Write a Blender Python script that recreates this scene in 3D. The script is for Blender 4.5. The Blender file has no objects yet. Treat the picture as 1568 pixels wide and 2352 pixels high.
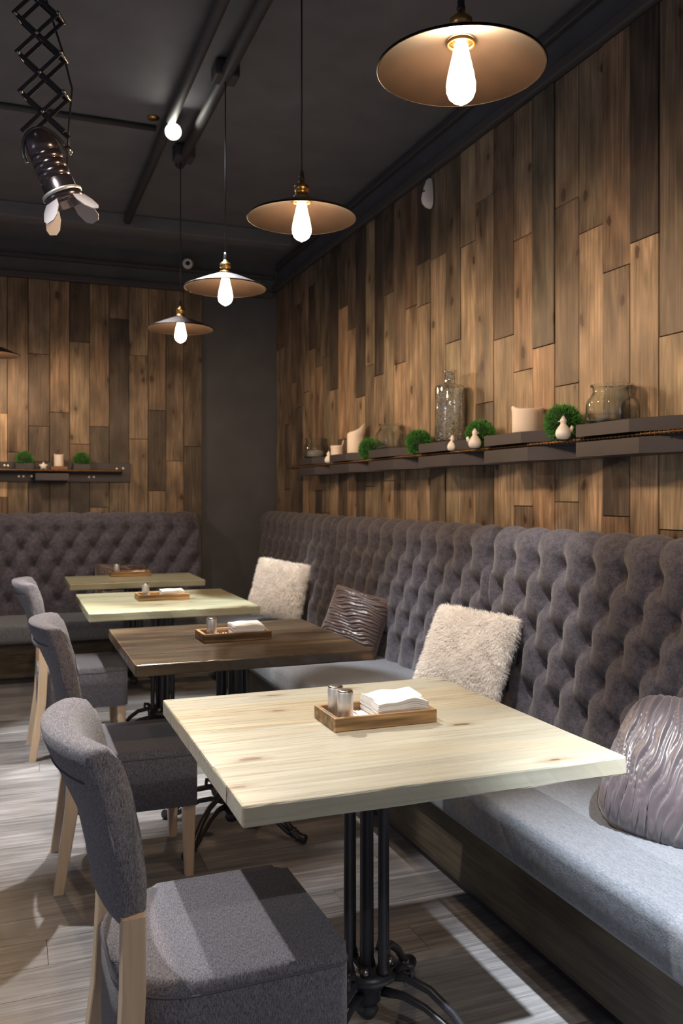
import bpy, bmesh, math, random
import numpy as np
from mathutils import Vector, Matrix, Euler

R = math.radians
PI = math.pi
random.seed(7)
rng = np.random.default_rng(7)
S = bpy.context.scene
COL = S.collection

# ------------------------------------------------------------------ camera, world, exposure, key lights
EYE = 1.31
cd = bpy.data.cameras.new('camera')
cam = bpy.data.objects.new('camera', cd)
COL.objects.link(cam)
cam.location = (0, 0, EYE)
cam.rotation_euler = (R(90), 0, R(-20.9))
cd.sensor_fit = 'HORIZONTAL'
cd.sensor_width = 24
cd.lens = 1996 / 1568 * 24
cd.shift_y = -40 / 1568
cd.clip_start = 0.05
cd.dof.use_dof = True
cd.dof.focus_distance = 2.15
cd.dof.aperture_fstop = 5.6
S.camera = cam
S.view_settings.view_transform = 'Standard'
S.view_settings.look = 'None'
S.view_settings.exposure = 0.0
S.view_settings.gamma = 1.0
S.view_settings.use_curve_mapping = False
S.cycles.sample_clamp_indirect = 4.0

W = bpy.data.worlds.new('world')
S.world = W
W.use_nodes = True
W.node_tree.nodes['Background'].inputs[0].default_value = (0.22, 0.215, 0.26, 1)
W.node_tree.nodes['Background'].inputs[1].default_value = 0.47


def spot(name, loc, target, power, angle, size=0.03, blend=0.35, color=(1, 0.96, 0.9)):
    d = bpy.data.lights.new(name, 'SPOT')
    d.energy = power
    d.spot_size = R(angle)
    d.spot_blend = blend
    d.shadow_soft_size = size
    d.color = color
    o = bpy.data.objects.new(name, d)
    COL.objects.link(o)
    o.location = loc
    v = Vector(target) - Vector(loc)
    o.rotation_euler = v.to_track_quat('-Z', 'Y').to_euler()
    return o


# the white track spots of the room (cans not modelled), plus two added pillow fills
spot('spot_light_left', (-0.56, 1.95, 3.12), (0.74, 1.75, 0.75), 225, 42)
spot('spot_light_left_far', (-0.50, 3.75, 3.12), (-0.05, 4.15, 0.0), 330, 38)
spot('fill_light_pillow', (1.0, 2.3, 3.12), (1.70, 3.08, 0.66), 240, 30, blend=0.7)  # added fill, no such lamp known: brings white light onto the near pillow
spot('fill_light_pillow_far', (1.35, 5.1, 3.12), (1.68, 5.70, 0.62), 260, 17, blend=0.9)  # added narrow fill that brightens only the upright far pillow
spot('spot_light_rear', (1.00, -0.95, 3.12), (1.0, 1.5, 0.45), 95, 52)
spot('spot_light_bench_near', (1.25, 0.35, 3.12), (1.50, 1.32, 0.42), 1200, 33, blend=0.9, color=(0.90, 0.96, 1.0))
spot('spot_light_bench', (0.75, 3.85, 3.12), (1.32, 3.95, 0.45), 380, 40, blend=0.8, color=(0.90, 0.96, 1.0))
spot('spot_light_far', (0.55, 4.85, 3.12), (0.74, 4.75, 0.75), 330, 38)
spot('spot_light_back', (0.2, 5.3, 3.12), (0.5, 6.1, 0.6), 60, 55)
# daylight from the windows on the far left side of the room
for wy in (0.1, 1.0):
    wd = bpy.data.lights.new('window_daylight', 'AREA')
    wd.shape = 'RECTANGLE'
    wd.size, wd.size_y = 0.22, 1.8
    wd.energy = 8
    wd.color = (0.72, 0.84, 1.0)
    wo = bpy.data.objects.new('window_daylight', wd)
    COL.objects.link(wo)
    wo.location = (-4.6, wy, 1.7)
    wo.rotation_euler = (R(90), 0, R(-75))

# ------------------------------------------------------------------ materials
def nt(m):
    m.use_nodes = True
    t = m.node_tree
    return t, t.nodes, t.links, t.nodes['Principled BSDF']


def plain(name, color, rough=0.5, metal=0.0, spec=0.5, emit=None, estr=0.0, noise=0.0, nscale=30, bump=0.0, sheen=0.0):
    m = bpy.data.materials.new(name)
    t, N, L, b = nt(m)
    b.inputs['Base Color'].default_value = (*color, 1)
    b.inputs['Roughness'].default_value = rough
    b.inputs['Metallic'].default_value = metal
    b.inputs['Specular IOR Level'].default_value = spec
    if sheen:
        b.inputs['Sheen Weight'].default_value = sheen
    if emit:
        b.inputs['Emission Color'].default_value = (*emit, 1)
        b.inputs['Emission Strength'].default_value = estr
    if noise or bump:
        tc = N.new('ShaderNodeTexCoord')
        n = N.new('ShaderNodeTexNoise')
        n.inputs['Scale'].default_value = nscale
        n.inputs['Detail'].default_value = 5
        L.new(tc.outputs['Object'], n.inputs['Vector'])
        if noise:
            r = N.new('ShaderNodeMapRange')
            r.inputs[1].default_value = 0.3
            r.inputs[2].default_value = 0.7
            r.inputs[3].default_value = 1 - noise
            r.inputs[4].default_value = 1 + noise
            L.new(n.outputs['Fac'], r.inputs[0])
            v = N.new('ShaderNodeVectorMath')
            v.operation = 'SCALE'
            v.inputs[0].default_value = color
            L.new(r.outputs[0], v.inputs['Scale'])
            L.new(v.outputs[0], b.inputs['Base Color'])
        if bump:
            bp = N.new('ShaderNodeBump')
            bp.inputs['Strength'].default_value = bump
            bp.inputs['Distance'].default_value = 0.004
            L.new(n.outputs['Fac'], bp.inputs['Height'])
            L.new(bp.outputs[0], b.inputs['Normal'])
    return m


def wood(name, axis='Z', rough=0.5, spec=0.4, grain=0.35, knots=True, gscale=1.0, bump=0.25, blotch=0.3, knotcol=(0.045, 0.020, 0.012), stain=None, coat=0.0, kscale=(6.5, 3.6), kdens=0.5):
    """Colour comes from obj.color, grain runs along the object's own axis."""
    m = bpy.data.materials.new(name)
    t, N, L, b = nt(m)
    b.inputs['Specular IOR Level'].default_value = spec
    b.inputs['Roughness'].default_value = rough
    if coat:
        b.inputs['Coat Weight'].default_value = coat
        b.inputs['Coat Roughness'].default_value = 0.18
    tc = N.new('ShaderNodeTexCoord')
    oi = N.new('ShaderNodeObjectInfo')
    off = N.new('ShaderNodeVectorMath')
    off.operation = 'SCALE'
    off.inputs[0].default_value = (17.3, 31.7, 23.1)
    L.new(oi.outputs['Random'], off.inputs['Scale'])
    add = N.new('ShaderNodeVectorMath')
    L.new(tc.outputs['Object'], add.inputs[0])
    L.new(off.outputs[0], add.inputs[1])

    def mapped(across, along):
        mp = N.new('ShaderNodeMapping')
        sc = [across] * 3
        sc['XYZ'.index(axis)] = along
        mp.inputs['Scale'].default_value = sc
        L.new(add.outputs[0], mp.inputs['Vector'])
        return mp.outputs[0]

    fine = N.new('ShaderNodeTexNoise')
    fine.inputs['Scale'].default_value = 1
    fine.inputs['Detail'].default_value = 6
    fine.inputs['Distortion'].default_value = 0.4
    L.new(mapped(95 * gscale, 3.2 * gscale), fine.inputs['Vector'])
    ring = N.new('ShaderNodeTexNoise')
    ring.inputs['Scale'].default_value = 1
    ring.inputs['Detail'].default_value = 2
    ring.inputs['Distortion'].default_value = 0.8
    L.new(mapped(11 * gscale, 0.9 * gscale), ring.inputs['Vector'])
    # growth rings: fold the slow noise into bands
    mul = N.new('ShaderNodeMath'); mul.operation = 'MULTIPLY'; mul.inputs[1].default_value = 46
    L.new(ring.outputs['Fac'], mul.inputs[0])
    sn = N.new('ShaderNodeMath'); sn.operation = 'SINE'
    L.new(mul.outputs[0], sn.inputs[0])
    blot = N.new('ShaderNodeTexNoise')
    blot.inputs['Scale'].default_value = 1
    blot.inputs['Detail'].default_value = 3
    L.new(mapped(9, 3.4), blot.inputs['Vector'])

    def rng_(src, a, bb, c, d):
        r = N.new('ShaderNodeMapRange')
        for i, v in enumerate((a, bb, c, d)):
            r.inputs[i + 1].default_value = v
        L.new(src, r.inputs[0])
        return r.outputs[0]

    def mulm(x, y):
        k = N.new('ShaderNodeMath'); k.operation = 'MULTIPLY'
        L.new(x, k.inputs[0]); L.new(y, k.inputs[1])
        return k.outputs[0]

    f = mulm(rng_(fine.outputs['Fac'], 0.3, 0.7, 1 - grain, 1 + grain), rng_(sn.outputs[0], -1, 1, 1 - grain * 0.45, 1 + grain * 0.3))
    f = mulm(f, rng_(blot.outputs['Fac'], 0.32, 0.68, 1 - blotch, 1 + blotch * 0.6))
    v = N.new('ShaderNodeVectorMath'); v.operation = 'SCALE'
    L.new(oi.outputs['Color'], v.inputs[0])
    L.new(f, v.inputs['Scale'])
    colr = v.outputs[0]
    if stain:
        mx = N.new('ShaderNodeMix'); mx.data_type = 'RGBA'
        sn2 = N.new('ShaderNodeTexNoise'); sn2.inputs['Scale'].default_value = 1; sn2.inputs['Detail'].default_value = 2
        L.new(mapped(7, 1.6), sn2.inputs['Vector'])
        L.new(rng_(sn2.outputs['Fac'], 0.5, 0.68, 0.0, stain[3]), mx.inputs[0])
        L.new(colr, mx.inputs[6])
        mx.inputs[7].default_value = (stain[0], stain[1], stain[2], 1)
        colr = mx.outputs[2]
    if knots:
        vo = N.new('ShaderNodeTexVoronoi')
        vo.voronoi_dimensions = '2D'
        vo.inputs['Scale'].default_value = 1
        wob = N.new('ShaderNodeTexNoise')
        wob.inputs['Scale'].default_value = 16
        L.new(add.outputs[0], wob.inputs['Vector'])
        sp = N.new('ShaderNodeSeparateXYZ')
        L.new(mapped(kscale[0], kscale[1]), sp.inputs[0])
        o3 = [k_ for k_ in 'XYZ' if k_ != axis]
        su = N.new('ShaderNodeMath'); su.operation = 'ADD'
        L.new(sp.outputs[o3[0]], su.inputs[0]); L.new(sp.outputs[o3[1]], su.inputs[1])
        cb = N.new('ShaderNodeCombineXYZ')
        L.new(su.outputs[0], cb.inputs[0]); L.new(sp.outputs[axis], cb.inputs[1])
        L.new(cb.outputs[0], vo.inputs['Vector'])
        sc3 = N.new('ShaderNodeSeparateColor')
        L.new(vo.outputs['Color'], sc3.inputs[0])
        keep = N.new('ShaderNodeMath'); keep.operation = 'GREATER_THAN'; keep.inputs[1].default_value = 1 - kdens
        L.new(sc3.outputs[0], keep.inputs[0])
        kf = N.new('ShaderNodeMath'); kf.operation = 'ADD'
        L.new(vo.outputs['Distance'], kf.inputs[0])
        L.new(rng_(wob.outputs['Fac'], 0.3, 0.7, -0.05, 0.05), kf.inputs[1])
        halo = rng_(kf.outputs[0], 0.07, 0.27, 0.40, 0.0)
        core = rng_(kf.outputs[0], 0.065, 0.10, 0.9, 0.0)
        mxm = N.new('ShaderNodeMath'); mxm.operation = 'MAXIMUM'
        L.new(halo, mxm.inputs[0]); L.new(core, mxm.inputs[1])
        mx = N.new('ShaderNodeMix'); mx.data_type = 'RGBA'
        L.new(mulm(mxm.outputs[0], keep.outputs[0]), mx.inputs[0])
        L.new(colr, mx.inputs[6])
        mx.inputs[7].default_value = (*knotcol, 1)
        colr = mx.outputs[2]
    L.new(colr, b.inputs['Base Color'])
    L.new(rng_(fine.outputs['Fac'], 0.3, 0.7, rough - 0.08, rough + 0.1), b.inputs['Roughness'])
    bp = N.new('ShaderNodeBump')
    bp.inputs['Strength'].default_value = bump
    bp.inputs['Distance'].default_value = 0.003
    L.new(f, bp.inputs['Height'])
    L.new(bp.outputs[0], b.inputs['Normal'])
    return m


def fabric(name, dark, light, s1=(260, 260, 260), s2=(30, 30, 420), rough=0.9, bump=0.35, sheen=0.25):
    m = bpy.data.materials.new(name)
    t, N, L, b = nt(m)
    b.inputs['Roughness'].default_value = rough
    b.inputs['Specular IOR Level'].default_value = 0.2
    b.inputs['Sheen Weight'].default_value = sheen
    b.inputs['Sheen Roughness'].default_value = 0.5
    tc = N.new('ShaderNodeTexCoord')
    outs = []
    for sc in (s1, s2):
        mp = N.new('ShaderNodeMapping')
        mp.inputs['Scale'].default_value = sc
        L.new(tc.outputs['Object'], mp.inputs['Vector'])
        n = N.new('ShaderNodeTexNoise')
        n.inputs['Scale'].default_value = 1
        n.inputs['Detail'].default_value = 3
        n.inputs['Roughness'].default_value = 0.7
        L.new(mp.outputs[0], n.inputs['Vector'])
        outs.append(n.outputs['Fac'])
    a = N.new('ShaderNodeMath'); a.operation = 'ADD'
    L.new(outs[0], a.inputs[0]); L.new(outs[1], a.inputs[1])
    r = N.new('ShaderNodeMapRange')
    r.inputs[1].default_value = 0.82
    r.inputs[2].default_value = 1.18
    L.new(a.outputs[0], r.inputs[0])
    mx = N.new('ShaderNodeMix'); mx.data_type = 'RGBA'
    L.new(r.outputs[0], mx.inputs[0])
    mx.inputs[6].default_value = (*dark, 1)
    mx.inputs[7].default_value = (*light, 1)
    L.new(mx.outputs[2], b.inputs['Base Color'])
    bp = N.new('ShaderNodeBump')
    bp.inputs['Strength'].default_value = bump
    bp.inputs['Distance'].default_value = 0.0012
    L.new(r.outputs[0], bp.inputs['Height'])
    L.new(bp.outputs[0], b.inputs['Normal'])
    return m


def glass(name, tint, speckle=0.0):
    m = bpy.data.materials.new(name)
    t, N, L, b = nt(m)
    b.inputs['Base Color'].default_value = (*tint, 1)
    b.inputs['Roughness'].default_value = 0.03
    b.inputs['IOR'].default_value = 1.45
    b.inputs['Transmission Weight'].default_value = 1.0
    tc = N.new('ShaderNodeTexCoord')
    n = N.new('ShaderNodeTexNoise')
    n.inputs['Scale'].default_value = 55
    n.inputs['Detail'].default_value = 2
    L.new(tc.outputs['Object'], n.inputs['Vector'])
    bp = N.new('ShaderNodeBump')
    bp.inputs['Strength'].default_value = 0.12
    bp.inputs['Distance'].default_value = 0.004
    L.new(n.outputs['Fac'], bp.inputs['Height'])
    L.new(bp.outputs[0], b.inputs['Normal'])
    if speckle:
        n2 = N.new('ShaderNodeTexNoise')
        n2.inputs['Scale'].default_value = 130
        n2.inputs['Detail'].default_value = 3
        L.new(tc.outputs['Object'], n2.inputs['Vector'])
        r = N.new('ShaderNodeMapRange')
        r.inputs[1].default_value = 0.56
        r.inputs[2].default_value = 0.6
        r.inputs[4].default_value = speckle
        L.new(n2.outputs['Fac'], r.inputs[0])
        L.new(r.outputs[0], b.inputs['Metallic'])
        rr = N.new('ShaderNodeMapRange')
        rr.inputs[1].default_value = 0.56
        rr.inputs[2].default_value = 0.6
        rr.inputs[3].default_value = 1.0
        rr.inputs[4].default_value = 1.0 - speckle
        L.new(n2.outputs['Fac'], rr.inputs[0])
        L.new(rr.outputs[0], b.inputs['Transmission Weight'])
    return m


M = {}
M['plank'] = wood('plank_wood', 'Z', rough=0.48, grain=0.36, blotch=0.5, bump=0.35)
M['table'] = wood('table_wood', 'X', rough=0.3, spec=0.45, grain=0.07, blotch=0.10, knotcol=(0.17, 0.09, 0.05), bump=0.02, stain=(0.40, 0.29, 0.15, 0.30), coat=0.15, kscale=(11, 4.0), kdens=0.28)
M['tray'] = wood('tray_wood', 'X', rough=0.5, grain=0.6, knots=False, blotch=0.75, gscale=0.8)
M['floor'] = wood('floor_tile', 'X', rough=0.36, grain=0.3, knots=False, blotch=0.22, bump=0.05, spec=0.45)
M['dark_panel'] = wood('dark_stained_wood', 'X', rough=0.55, grain=0.35, knots=False, blotch=0.4)
M['leg'] = wood('beech_wood', 'Z', rough=0.42, grain=0.08, knots=False, blotch=0.08, bump=0.04)
M['black'] = plain('charcoal_paint', (0.165, 0.165, 0.19), 0.7, noise=0.12, nscale=4)
M['wall'] = plain('dark_plaster', (0.085, 0.088, 0.105), 0.75, noise=0.12, nscale=5)
M['trim'] = plain('dark_trim_paint', (0.062, 0.058, 0.066), 0.65)
M['grout'] = plain('pale_grout', (0.30, 0.27, 0.21), 0.8)
M['iron'] = plain('black_cast_iron', (0.028, 0.027, 0.034), 0.38, spec=0.5, bump=0.1, nscale=120)
M['scissor'] = plain('black_scissor_paint', (0.012, 0.011, 0.015), 0.5)
M['steel'] = plain('brushed_steel', (0.80, 0.77, 0.75), 0.42, metal=0.8)
M['steel_top'] = plain('dark_steel', (0.30, 0.28, 0.27), 0.3, metal=1.0)
M['brass'] = plain('aged_brass', (0.55, 0.33, 0.12), 0.3, metal=1.0)
M['shade'] = plain('bronzed_shade', (0.0052, 0.0030, 0.0019), 0.5, metal=0.15, spec=0.15, noise=0.25, nscale=9)
M['shade_top'] = plain('dark_shade_top', (0.05, 0.045, 0.05), 0.4, metal=0.5)
M['cord'] = plain('black_cord', (0.02, 0.02, 0.022), 0.3)
M['bulb'] = plain('glowing_bulb', (1, 0.8, 0.5), 0.3, emit=(1.0, 0.69, 0.41), estr=430)
M['lens'] = plain('lit_lens', (1, 1, 1), 0.3, emit=(1.0, 0.97, 0.85), estr=60)
M['napkin'] = plain('white_paper', (0.82, 0.80, 0.78), 0.9, noise=0.03, nscale=60)
M['wax'] = plain('ivory_wax', (0.86, 0.76, 0.70), 0.5, bump=0.1, nscale=25)
M['wax'].node_tree.nodes['Principled BSDF'].inputs['Subsurface Weight'].default_value = 0.15
M['ceramic'] = plain('white_ceramic', (0.88, 0.84, 0.82), 0.35)
M['plastic'] = plain('white_plastic', (0.88, 0.84, 0.84), 0.4)
M['shelf'] = plain('dark_brown_board', (0.047, 0.042, 0.052), 0.5, noise=0.08, nscale=12)
M['rebar'] = plain('rusty_steel_rod', (0.17, 0.09, 0.04), 0.36, metal=0.85, noise=0.3, nscale=60)
M['grass'] = plain('green_blades', (0.07, 0.26, 0.05), 0.6, noise=0.35, nscale=30)
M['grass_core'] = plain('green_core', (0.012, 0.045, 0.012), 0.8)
M['fur'] = plain('ivory_fur', (0.94, 0.92, 0.90), 0.85, noise=0.08, nscale=8)
t_, N_, L_, b_ = nt(M['fur'])
mix_ = N_.new('ShaderNodeMixShader'); mix_.inputs[0].default_value = 0.5
tr_ = N_.new('ShaderNodeBsdfTranslucent'); tr_.inputs[0].default_value = (0.98, 0.95, 0.92, 1)
L_.new(b_.outputs[0], mix_.inputs[1]); L_.new(tr_.outputs[0], mix_.inputs[2])
L_.new(mix_.outputs[0], N_['Material Output'].inputs['Surface'])
M['fur_base'] = plain('ivory_pile_base', (0.93, 0.90, 0.86), 0.9)
M['satin'] = plain('mauve_satin', (0.095, 0.074, 0.083), 0.36, spec=0.7, sheen=0.35, noise=0.15, nscale=14)
M['satin_brown'] = plain('brown_satin', (0.075, 0.045, 0.042), 0.32, spec=0.7, sheen=0.5, noise=0.15, nscale=14)
M['piping'] = plain('brown_piping', (0.10, 0.06, 0.035), 0.6)
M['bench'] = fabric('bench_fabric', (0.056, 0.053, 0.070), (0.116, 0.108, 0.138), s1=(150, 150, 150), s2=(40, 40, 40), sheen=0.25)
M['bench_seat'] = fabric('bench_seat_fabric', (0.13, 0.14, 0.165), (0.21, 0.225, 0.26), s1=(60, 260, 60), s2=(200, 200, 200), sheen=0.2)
M['chair'] = fabric('chair_fabric', (0.044, 0.042, 0.055), (0.29, 0.28, 0.325), s1=(620, 110, 620), s2=(620, 620, 110))
M['seam'] = plain('grey_seam', (0.12, 0.115, 0.13), 0.9)
M['seam_dark'] = plain('dark_seam', (0.03, 0.028, 0.035), 0.9)
M['spot_body'] = plain('spot_body_metal', (0.17, 0.14, 0.15), 0.22, metal=0.9)
M['flap'] = plain('pale_flap', (0.45, 0.42, 0.45), 0.45, metal=0.2)
M['glass'] = glass('clear_green_glass', (0.92, 0.97, 0.945))
M['mercury'] = glass('speckled_glass', (0.95, 0.985, 0.965), speckle=0.9)
M['block'] = plain('brown_block', (0.22, 0.10, 0.05), 0.5, noise=0.15, nscale=30)

# ------------------------------------------------------------------ mesh helpers
def mesh(name, verts, faces, m=None, smooth=False):
    me = bpy.data.meshes.new(name)
    me.from_pydata([tuple(v) for v in verts], [], [tuple(f) for f in faces])
    if m is not None:
        me.materials.append(m)
    if smooth:
        me.polygons.foreach_set('use_smooth', [True] * len(me.polygons))
    me.update()
    return me


def bm_mesh(name, bm, m=None, smooth=False):
    bmesh.ops.recalc_face_normals(bm, faces=bm.faces)
    me = bpy.data.meshes.new(name)
    bm.to_mesh(me)
    bm.free()
    if m is not None:
        me.materials.append(m)
    if smooth:
        me.polygons.foreach_set('use_smooth', [True] * len(me.polygons))
    return me


def place(name, me, parent=None, loc=(0, 0, 0), rot=(0, 0, 0), color=None):
    o = bpy.data.objects.new(name, me)
    COL.objects.link(o)
    o.location = loc
    o.rotation_euler = rot
    if parent is not None:
        o.parent = parent
    if color is not None:
        o.color = (*color, 1)
    return o


def tag(o, label=None, cat=None, group=None, kind=None):
    if label: o['label'] = label
    if cat: o['category'] = cat
    if group: o['group'] = group
    if kind: o['kind'] = kind
    return o


def thing(name, label, cat, loc=(0, 0, 0), rz=0, group=None):
    o = place(name, None, None, loc, (0, 0, rz))
    return tag(o, label, cat, group)


def copy_tree(o, parent=None):
    c = o.copy()
    COL.objects.link(c)
    if parent is not None:
        c.parent = parent
    for ch in list(o.children):
        copy_tree(ch, c)
    return c


def box_bm(sx, sy, sz, bev=0.0, seg=1, c=(0, 0, 0), bm=None):
    bm = bm or bmesh.new()
    r = bmesh.ops.create_cube(bm, size=1, matrix=Matrix.Translation(c) @ Matrix.Diagonal((sx, sy, sz, 1)))
    if bev:
        ed = list({e for v in r['verts'] for e in v.link_edges})
        bmesh.ops.bevel(bm, geom=ed, offset=bev, segments=seg, profile=0.5, affect='EDGES')
    return bm


def box_me(name, sx, sy, sz, m, bev=0.0, seg=1, smooth=False, c=(0, 0, 0)):
    return bm_mesh(name, box_bm(sx, sy, sz, bev, seg, c), m, smooth)


def lathe(prof, n=24, m=None, name='lathe', smooth=True, cap=True):
    V, F = [], []
    k = len(prof)
    for (r, z) in prof:
        for i in range(n):
            a = 2 * PI * i / n
            V.append((r * math.cos(a), r * math.sin(a), z))
    for j in range(k - 1):
        for i in range(n):
            i2 = (i + 1) % n
            F.append((j * n + i, j * n + i2, (j + 1) * n + i2, (j + 1) * n + i))
    if cap:
        F.append(tuple(reversed(range(n))))
        F.append(tuple((k - 1) * n + i for i in range(n)))
    return mesh(name, V, F, m, smooth)


def tube_vf(pts, rad, n=8):
    pts = [Vector(p) for p in pts]
    if not isinstance(rad, (list, tuple)):
        rad = [rad] * len(pts)
    V, F = [], []
    up = None
    for i, p in enumerate(pts):
        a = pts[max(i - 1, 0)]
        b = pts[min(i + 1, len(pts) - 1)]
        d = (b - a).normalized()
        if up is None:
            up = Vector((0, 0, 1)) if abs(d.z) < 0.9 else Vector((1, 0, 0))
        x = d.cross(up).normalized()
        y = x.cross(d).normalized()
        up = y
        for k in range(n):
            t = 2 * PI * k / n
            V.append(p + (x * math.cos(t) + y * math.sin(t)) * rad[i])
    for i in range(len(pts) - 1):
        for k in range(n):
            k2 = (k + 1) % n
            F.append((i * n + k, i * n + k2, (i + 1) * n + k2, (i + 1) * n + k))
    F.append(tuple(reversed(range(n))))
    F.append(tuple((len(pts) - 1) * n + k for k in range(n)))
    return V, F


def tube(pts, rad, m, n=8, name='tube'):
    V, F = tube_vf(pts, rad, n)
    bm = bmesh.new()
    vs = [bm.verts.new(v) for v in V]
    for f in F:
        bm.faces.new([vs[i] for i in f])
    return bm_mesh(name, bm, m, True)


def join_vf(parts):
    V, F = [], []
    for v, f in parts:
        o = len(V)
        V += list(v)
        F += [tuple(i + o for i in q) for q in f]
    return V, F


def prism(poly, z0, z1, m=None, name='prism', bev=0.0, seg=2, smooth=False):
    bm = bmesh.new()
    lo = [bm.verts.new((x, y, z0)) for x, y in poly]
    hi = [bm.verts.new((x, y, z1)) for x, y in poly]
    bm.faces.new(list(reversed(lo)))
    top = bm.faces.new(hi)
    n = len(poly)
    for i in range(n):
        bm.faces.new((lo[i], lo[(i + 1) % n], hi[(i + 1) % n], hi[i]))
    if bev:
        bmesh.ops.bevel(bm, geom=list(top.edges), offset=bev, segments=seg, profile=0.5, affect='EDGES')
    return bm_mesh(name, bm, m, smooth)


def grid_faces(nu, nv):
    i = np.arange((nu - 1) * (nv - 1))
    u, v = i // (nv - 1), i % (nv - 1)
    a = u * nv + v
    return np.stack([a, a + nv, a + nv + 1, a + 1], 1)


def np_mesh(name, V, F, m, smooth=True):
    me = bpy.data.meshes.new(name)
    V = np.asarray(V, dtype=np.float32)
    F = np.asarray(F, dtype=np.int32)
    me.vertices.add(len(V))
    me.vertices.foreach_set('co', V.ravel())
    k = F.shape[1]
    me.loops.add(F.size)
    me.loops.foreach_set('vertex_index', F.ravel())
    me.polygons.add(len(F))
    me.polygons.foreach_set('loop_start', np.arange(len(F), dtype=np.int32) * k)
    me.polygons.foreach_set('use_smooth', np.ones(len(F), dtype=bool) if smooth else np.zeros(len(F), dtype=bool))
    me.materials.append(m)
    me.update(calc_edges=True)
    me.validate()
    return me


# ------------------------------------------------------------------ room shell
XW, YB, ZC = 2.08, 7.0, 3.25           # plank faces and ceiling
Z_PL = 3.0                              # top of the planks


def struct(name, me, loc=(0, 0, 0)):
    o = place(name, me, None, loc)
    o['kind'] = 'structure'
    return o


wall_r = struct('wall_right', box_me('wall_right', 0.15, 9.0, 3.4, M['wall'], c=(2.105 + 0.075, 3.0, 1.6)))
wall_b = struct('wall_back', box_me('wall_back', 4.6, 0.15, 3.4, M['wall'], c=(-0.195, 7.025 + 0.075, 1.6)))
ceil = struct('ceiling', box_me('ceiling', 4.7, 9.0, 0.12, M['black'], c=(-0.1, 3.0, ZC + 0.06)))
floor = struct('floor', box_me('floor', 4.7, 9.0, 0.1, M['grout'], c=(-0.1, 3.0, -0.0575)))
struct('trim_1', bm_mesh('trim', box_bm(0.05, 7.9, 0.055, 0.008, 2, (2.08, 3.07, Z_PL + 0.03)), M['trim']))
struct('trim_2', bm_mesh('trim', box_bm(0.03, 7.9, 0.03, 0.005, 1, (2.09, 3.07, Z_PL + 0.20)), M['trim']))
struct('trim_3', bm_mesh('trim', box_bm(4.4, 0.05, 0.05, 0.008, 2, (-0.14, 7.0, 2.975)), M['trim']))
struct('trim_4', bm_mesh('trim', box_bm(4.4, 0.04, 0.03, 0.005, 1, (-0.14, 7.0, 3.12)), M['trim']))

LIGHT_W, DARK_W = np.array((0.53, 0.365, 0.235)), np.array((0.040, 0.033, 0.033))
OLIVE_W = np.array((0.40, 0.33, 0.21))


def plank_color(t):
    t = max(0.0, min(1.0, t + random.uniform(-0.05, 0.05)))
    k = t ** 1.25
    hi = LIGHT_W * (1 - (h := random.random() ** 2 * 0.8)) + OLIVE_W * h
    c = DARK_W * (1 - k) + hi * k
    if random.random() < 0.2:
        c = c * np.array((1.03, 0.95, 0.90))
    return c


RIGHT = [
    (2.239, 2.396, [0.3, 1.85, 0.7, 1.19, 0.5]), (2.396, 2.546, [0.06, 2.21, 0.75]),
    (2.546, 2.703, [0.45, 2.14, 0.4, 1.51, 0.15, 1.23, 0.55]), (2.703, 2.853, [0.4, 2.33, 0.78]),
    (2.853, 3.012, [0.5, 2.48, 0.3, 1.75, 0.6, 1.28, 0.55]), (3.012, 3.173, [0.25, 1.93, 0.72]),
    (3.173, 3.324, [0.5, 2.43, 0.65, 1.85, 0.78, 1.26, 0.4]), (3.324, 3.494, [0.3, 2.02, 0.82]),
    (3.494, 3.659, [0.5, 2.7, 0.48, 1.74, 0.35]), (3.659, 3.810, [0.58, 2.53, 0.72]),
    (3.810, 3.967, [0.35, 2.08, 0.65]), (3.967, 4.134, [0.4, 2.55, 0.55, 1.57, 0.28]),
    (4.134, 4.287, [0.14, 2.56, 0.5, 2.33, 0.66]), (4.287, 4.444, [0.35, 2.35, 0.66]),
    (4.444, 4.598, [0.35, 2.06, 0.66, 1.57, 0.4]), (4.598, 4.742, [0.2, 2.49, 0.55, 1.39, 0.6]),
    (4.742, 4.888, [0.14, 2.03, 0.5, 1.59, 0.4]), (4.888, 5.034, [0.62, 2.11, 0.48, 1.62, 0.2, 1.36, 0.55]),
    (5.034, 5.188, [0.12, 1.93, 0.68, 1.58, 0.22]), (5.188, 5.346, [0.3, 2.39, 0.62]),
    (5.346, 5.513, [0.3, 2.56, 0.62, 1.68, 0.28]), (5.513, 5.672, [0.14, 2.03, 0.55]),
    (5.672, 5.834, [0.33, 2.28, 0.42, 1.18, 0.55]), (5.834, 5.980, [0.3, 2.23, 0.52, 1.34, 0.1]),
    (5.980, 6.133, [0.27, 2.85, 0.1, 2.38, 0.5]), (6.133, 6.283, [0.4, 2.08, 0.52]),
    (6.283, 6.439, [0.38, 2.78, 0.3, 1.98, 0.2]), (6.439, 6.590, [0.25, 2.19, 0.33]),
    (6.590, 6.742, [0.33, 1.87, 0.25, 1.35, 0.35]), (6.742, 6.985, [0.33, 2.51, 0.4])]
y = 2.239
while y > 0.0:                          # the wall goes on beside the camera
    RIGHT.insert(0, (y - 0.155, y, [random.uniform(0.1, 0.6), random.uniform(1.9, 2.6), random.uniform(0.3, 0.8), 1.3, random.uniform(0.2, 0.6)]))
    y -= 0.155
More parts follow.
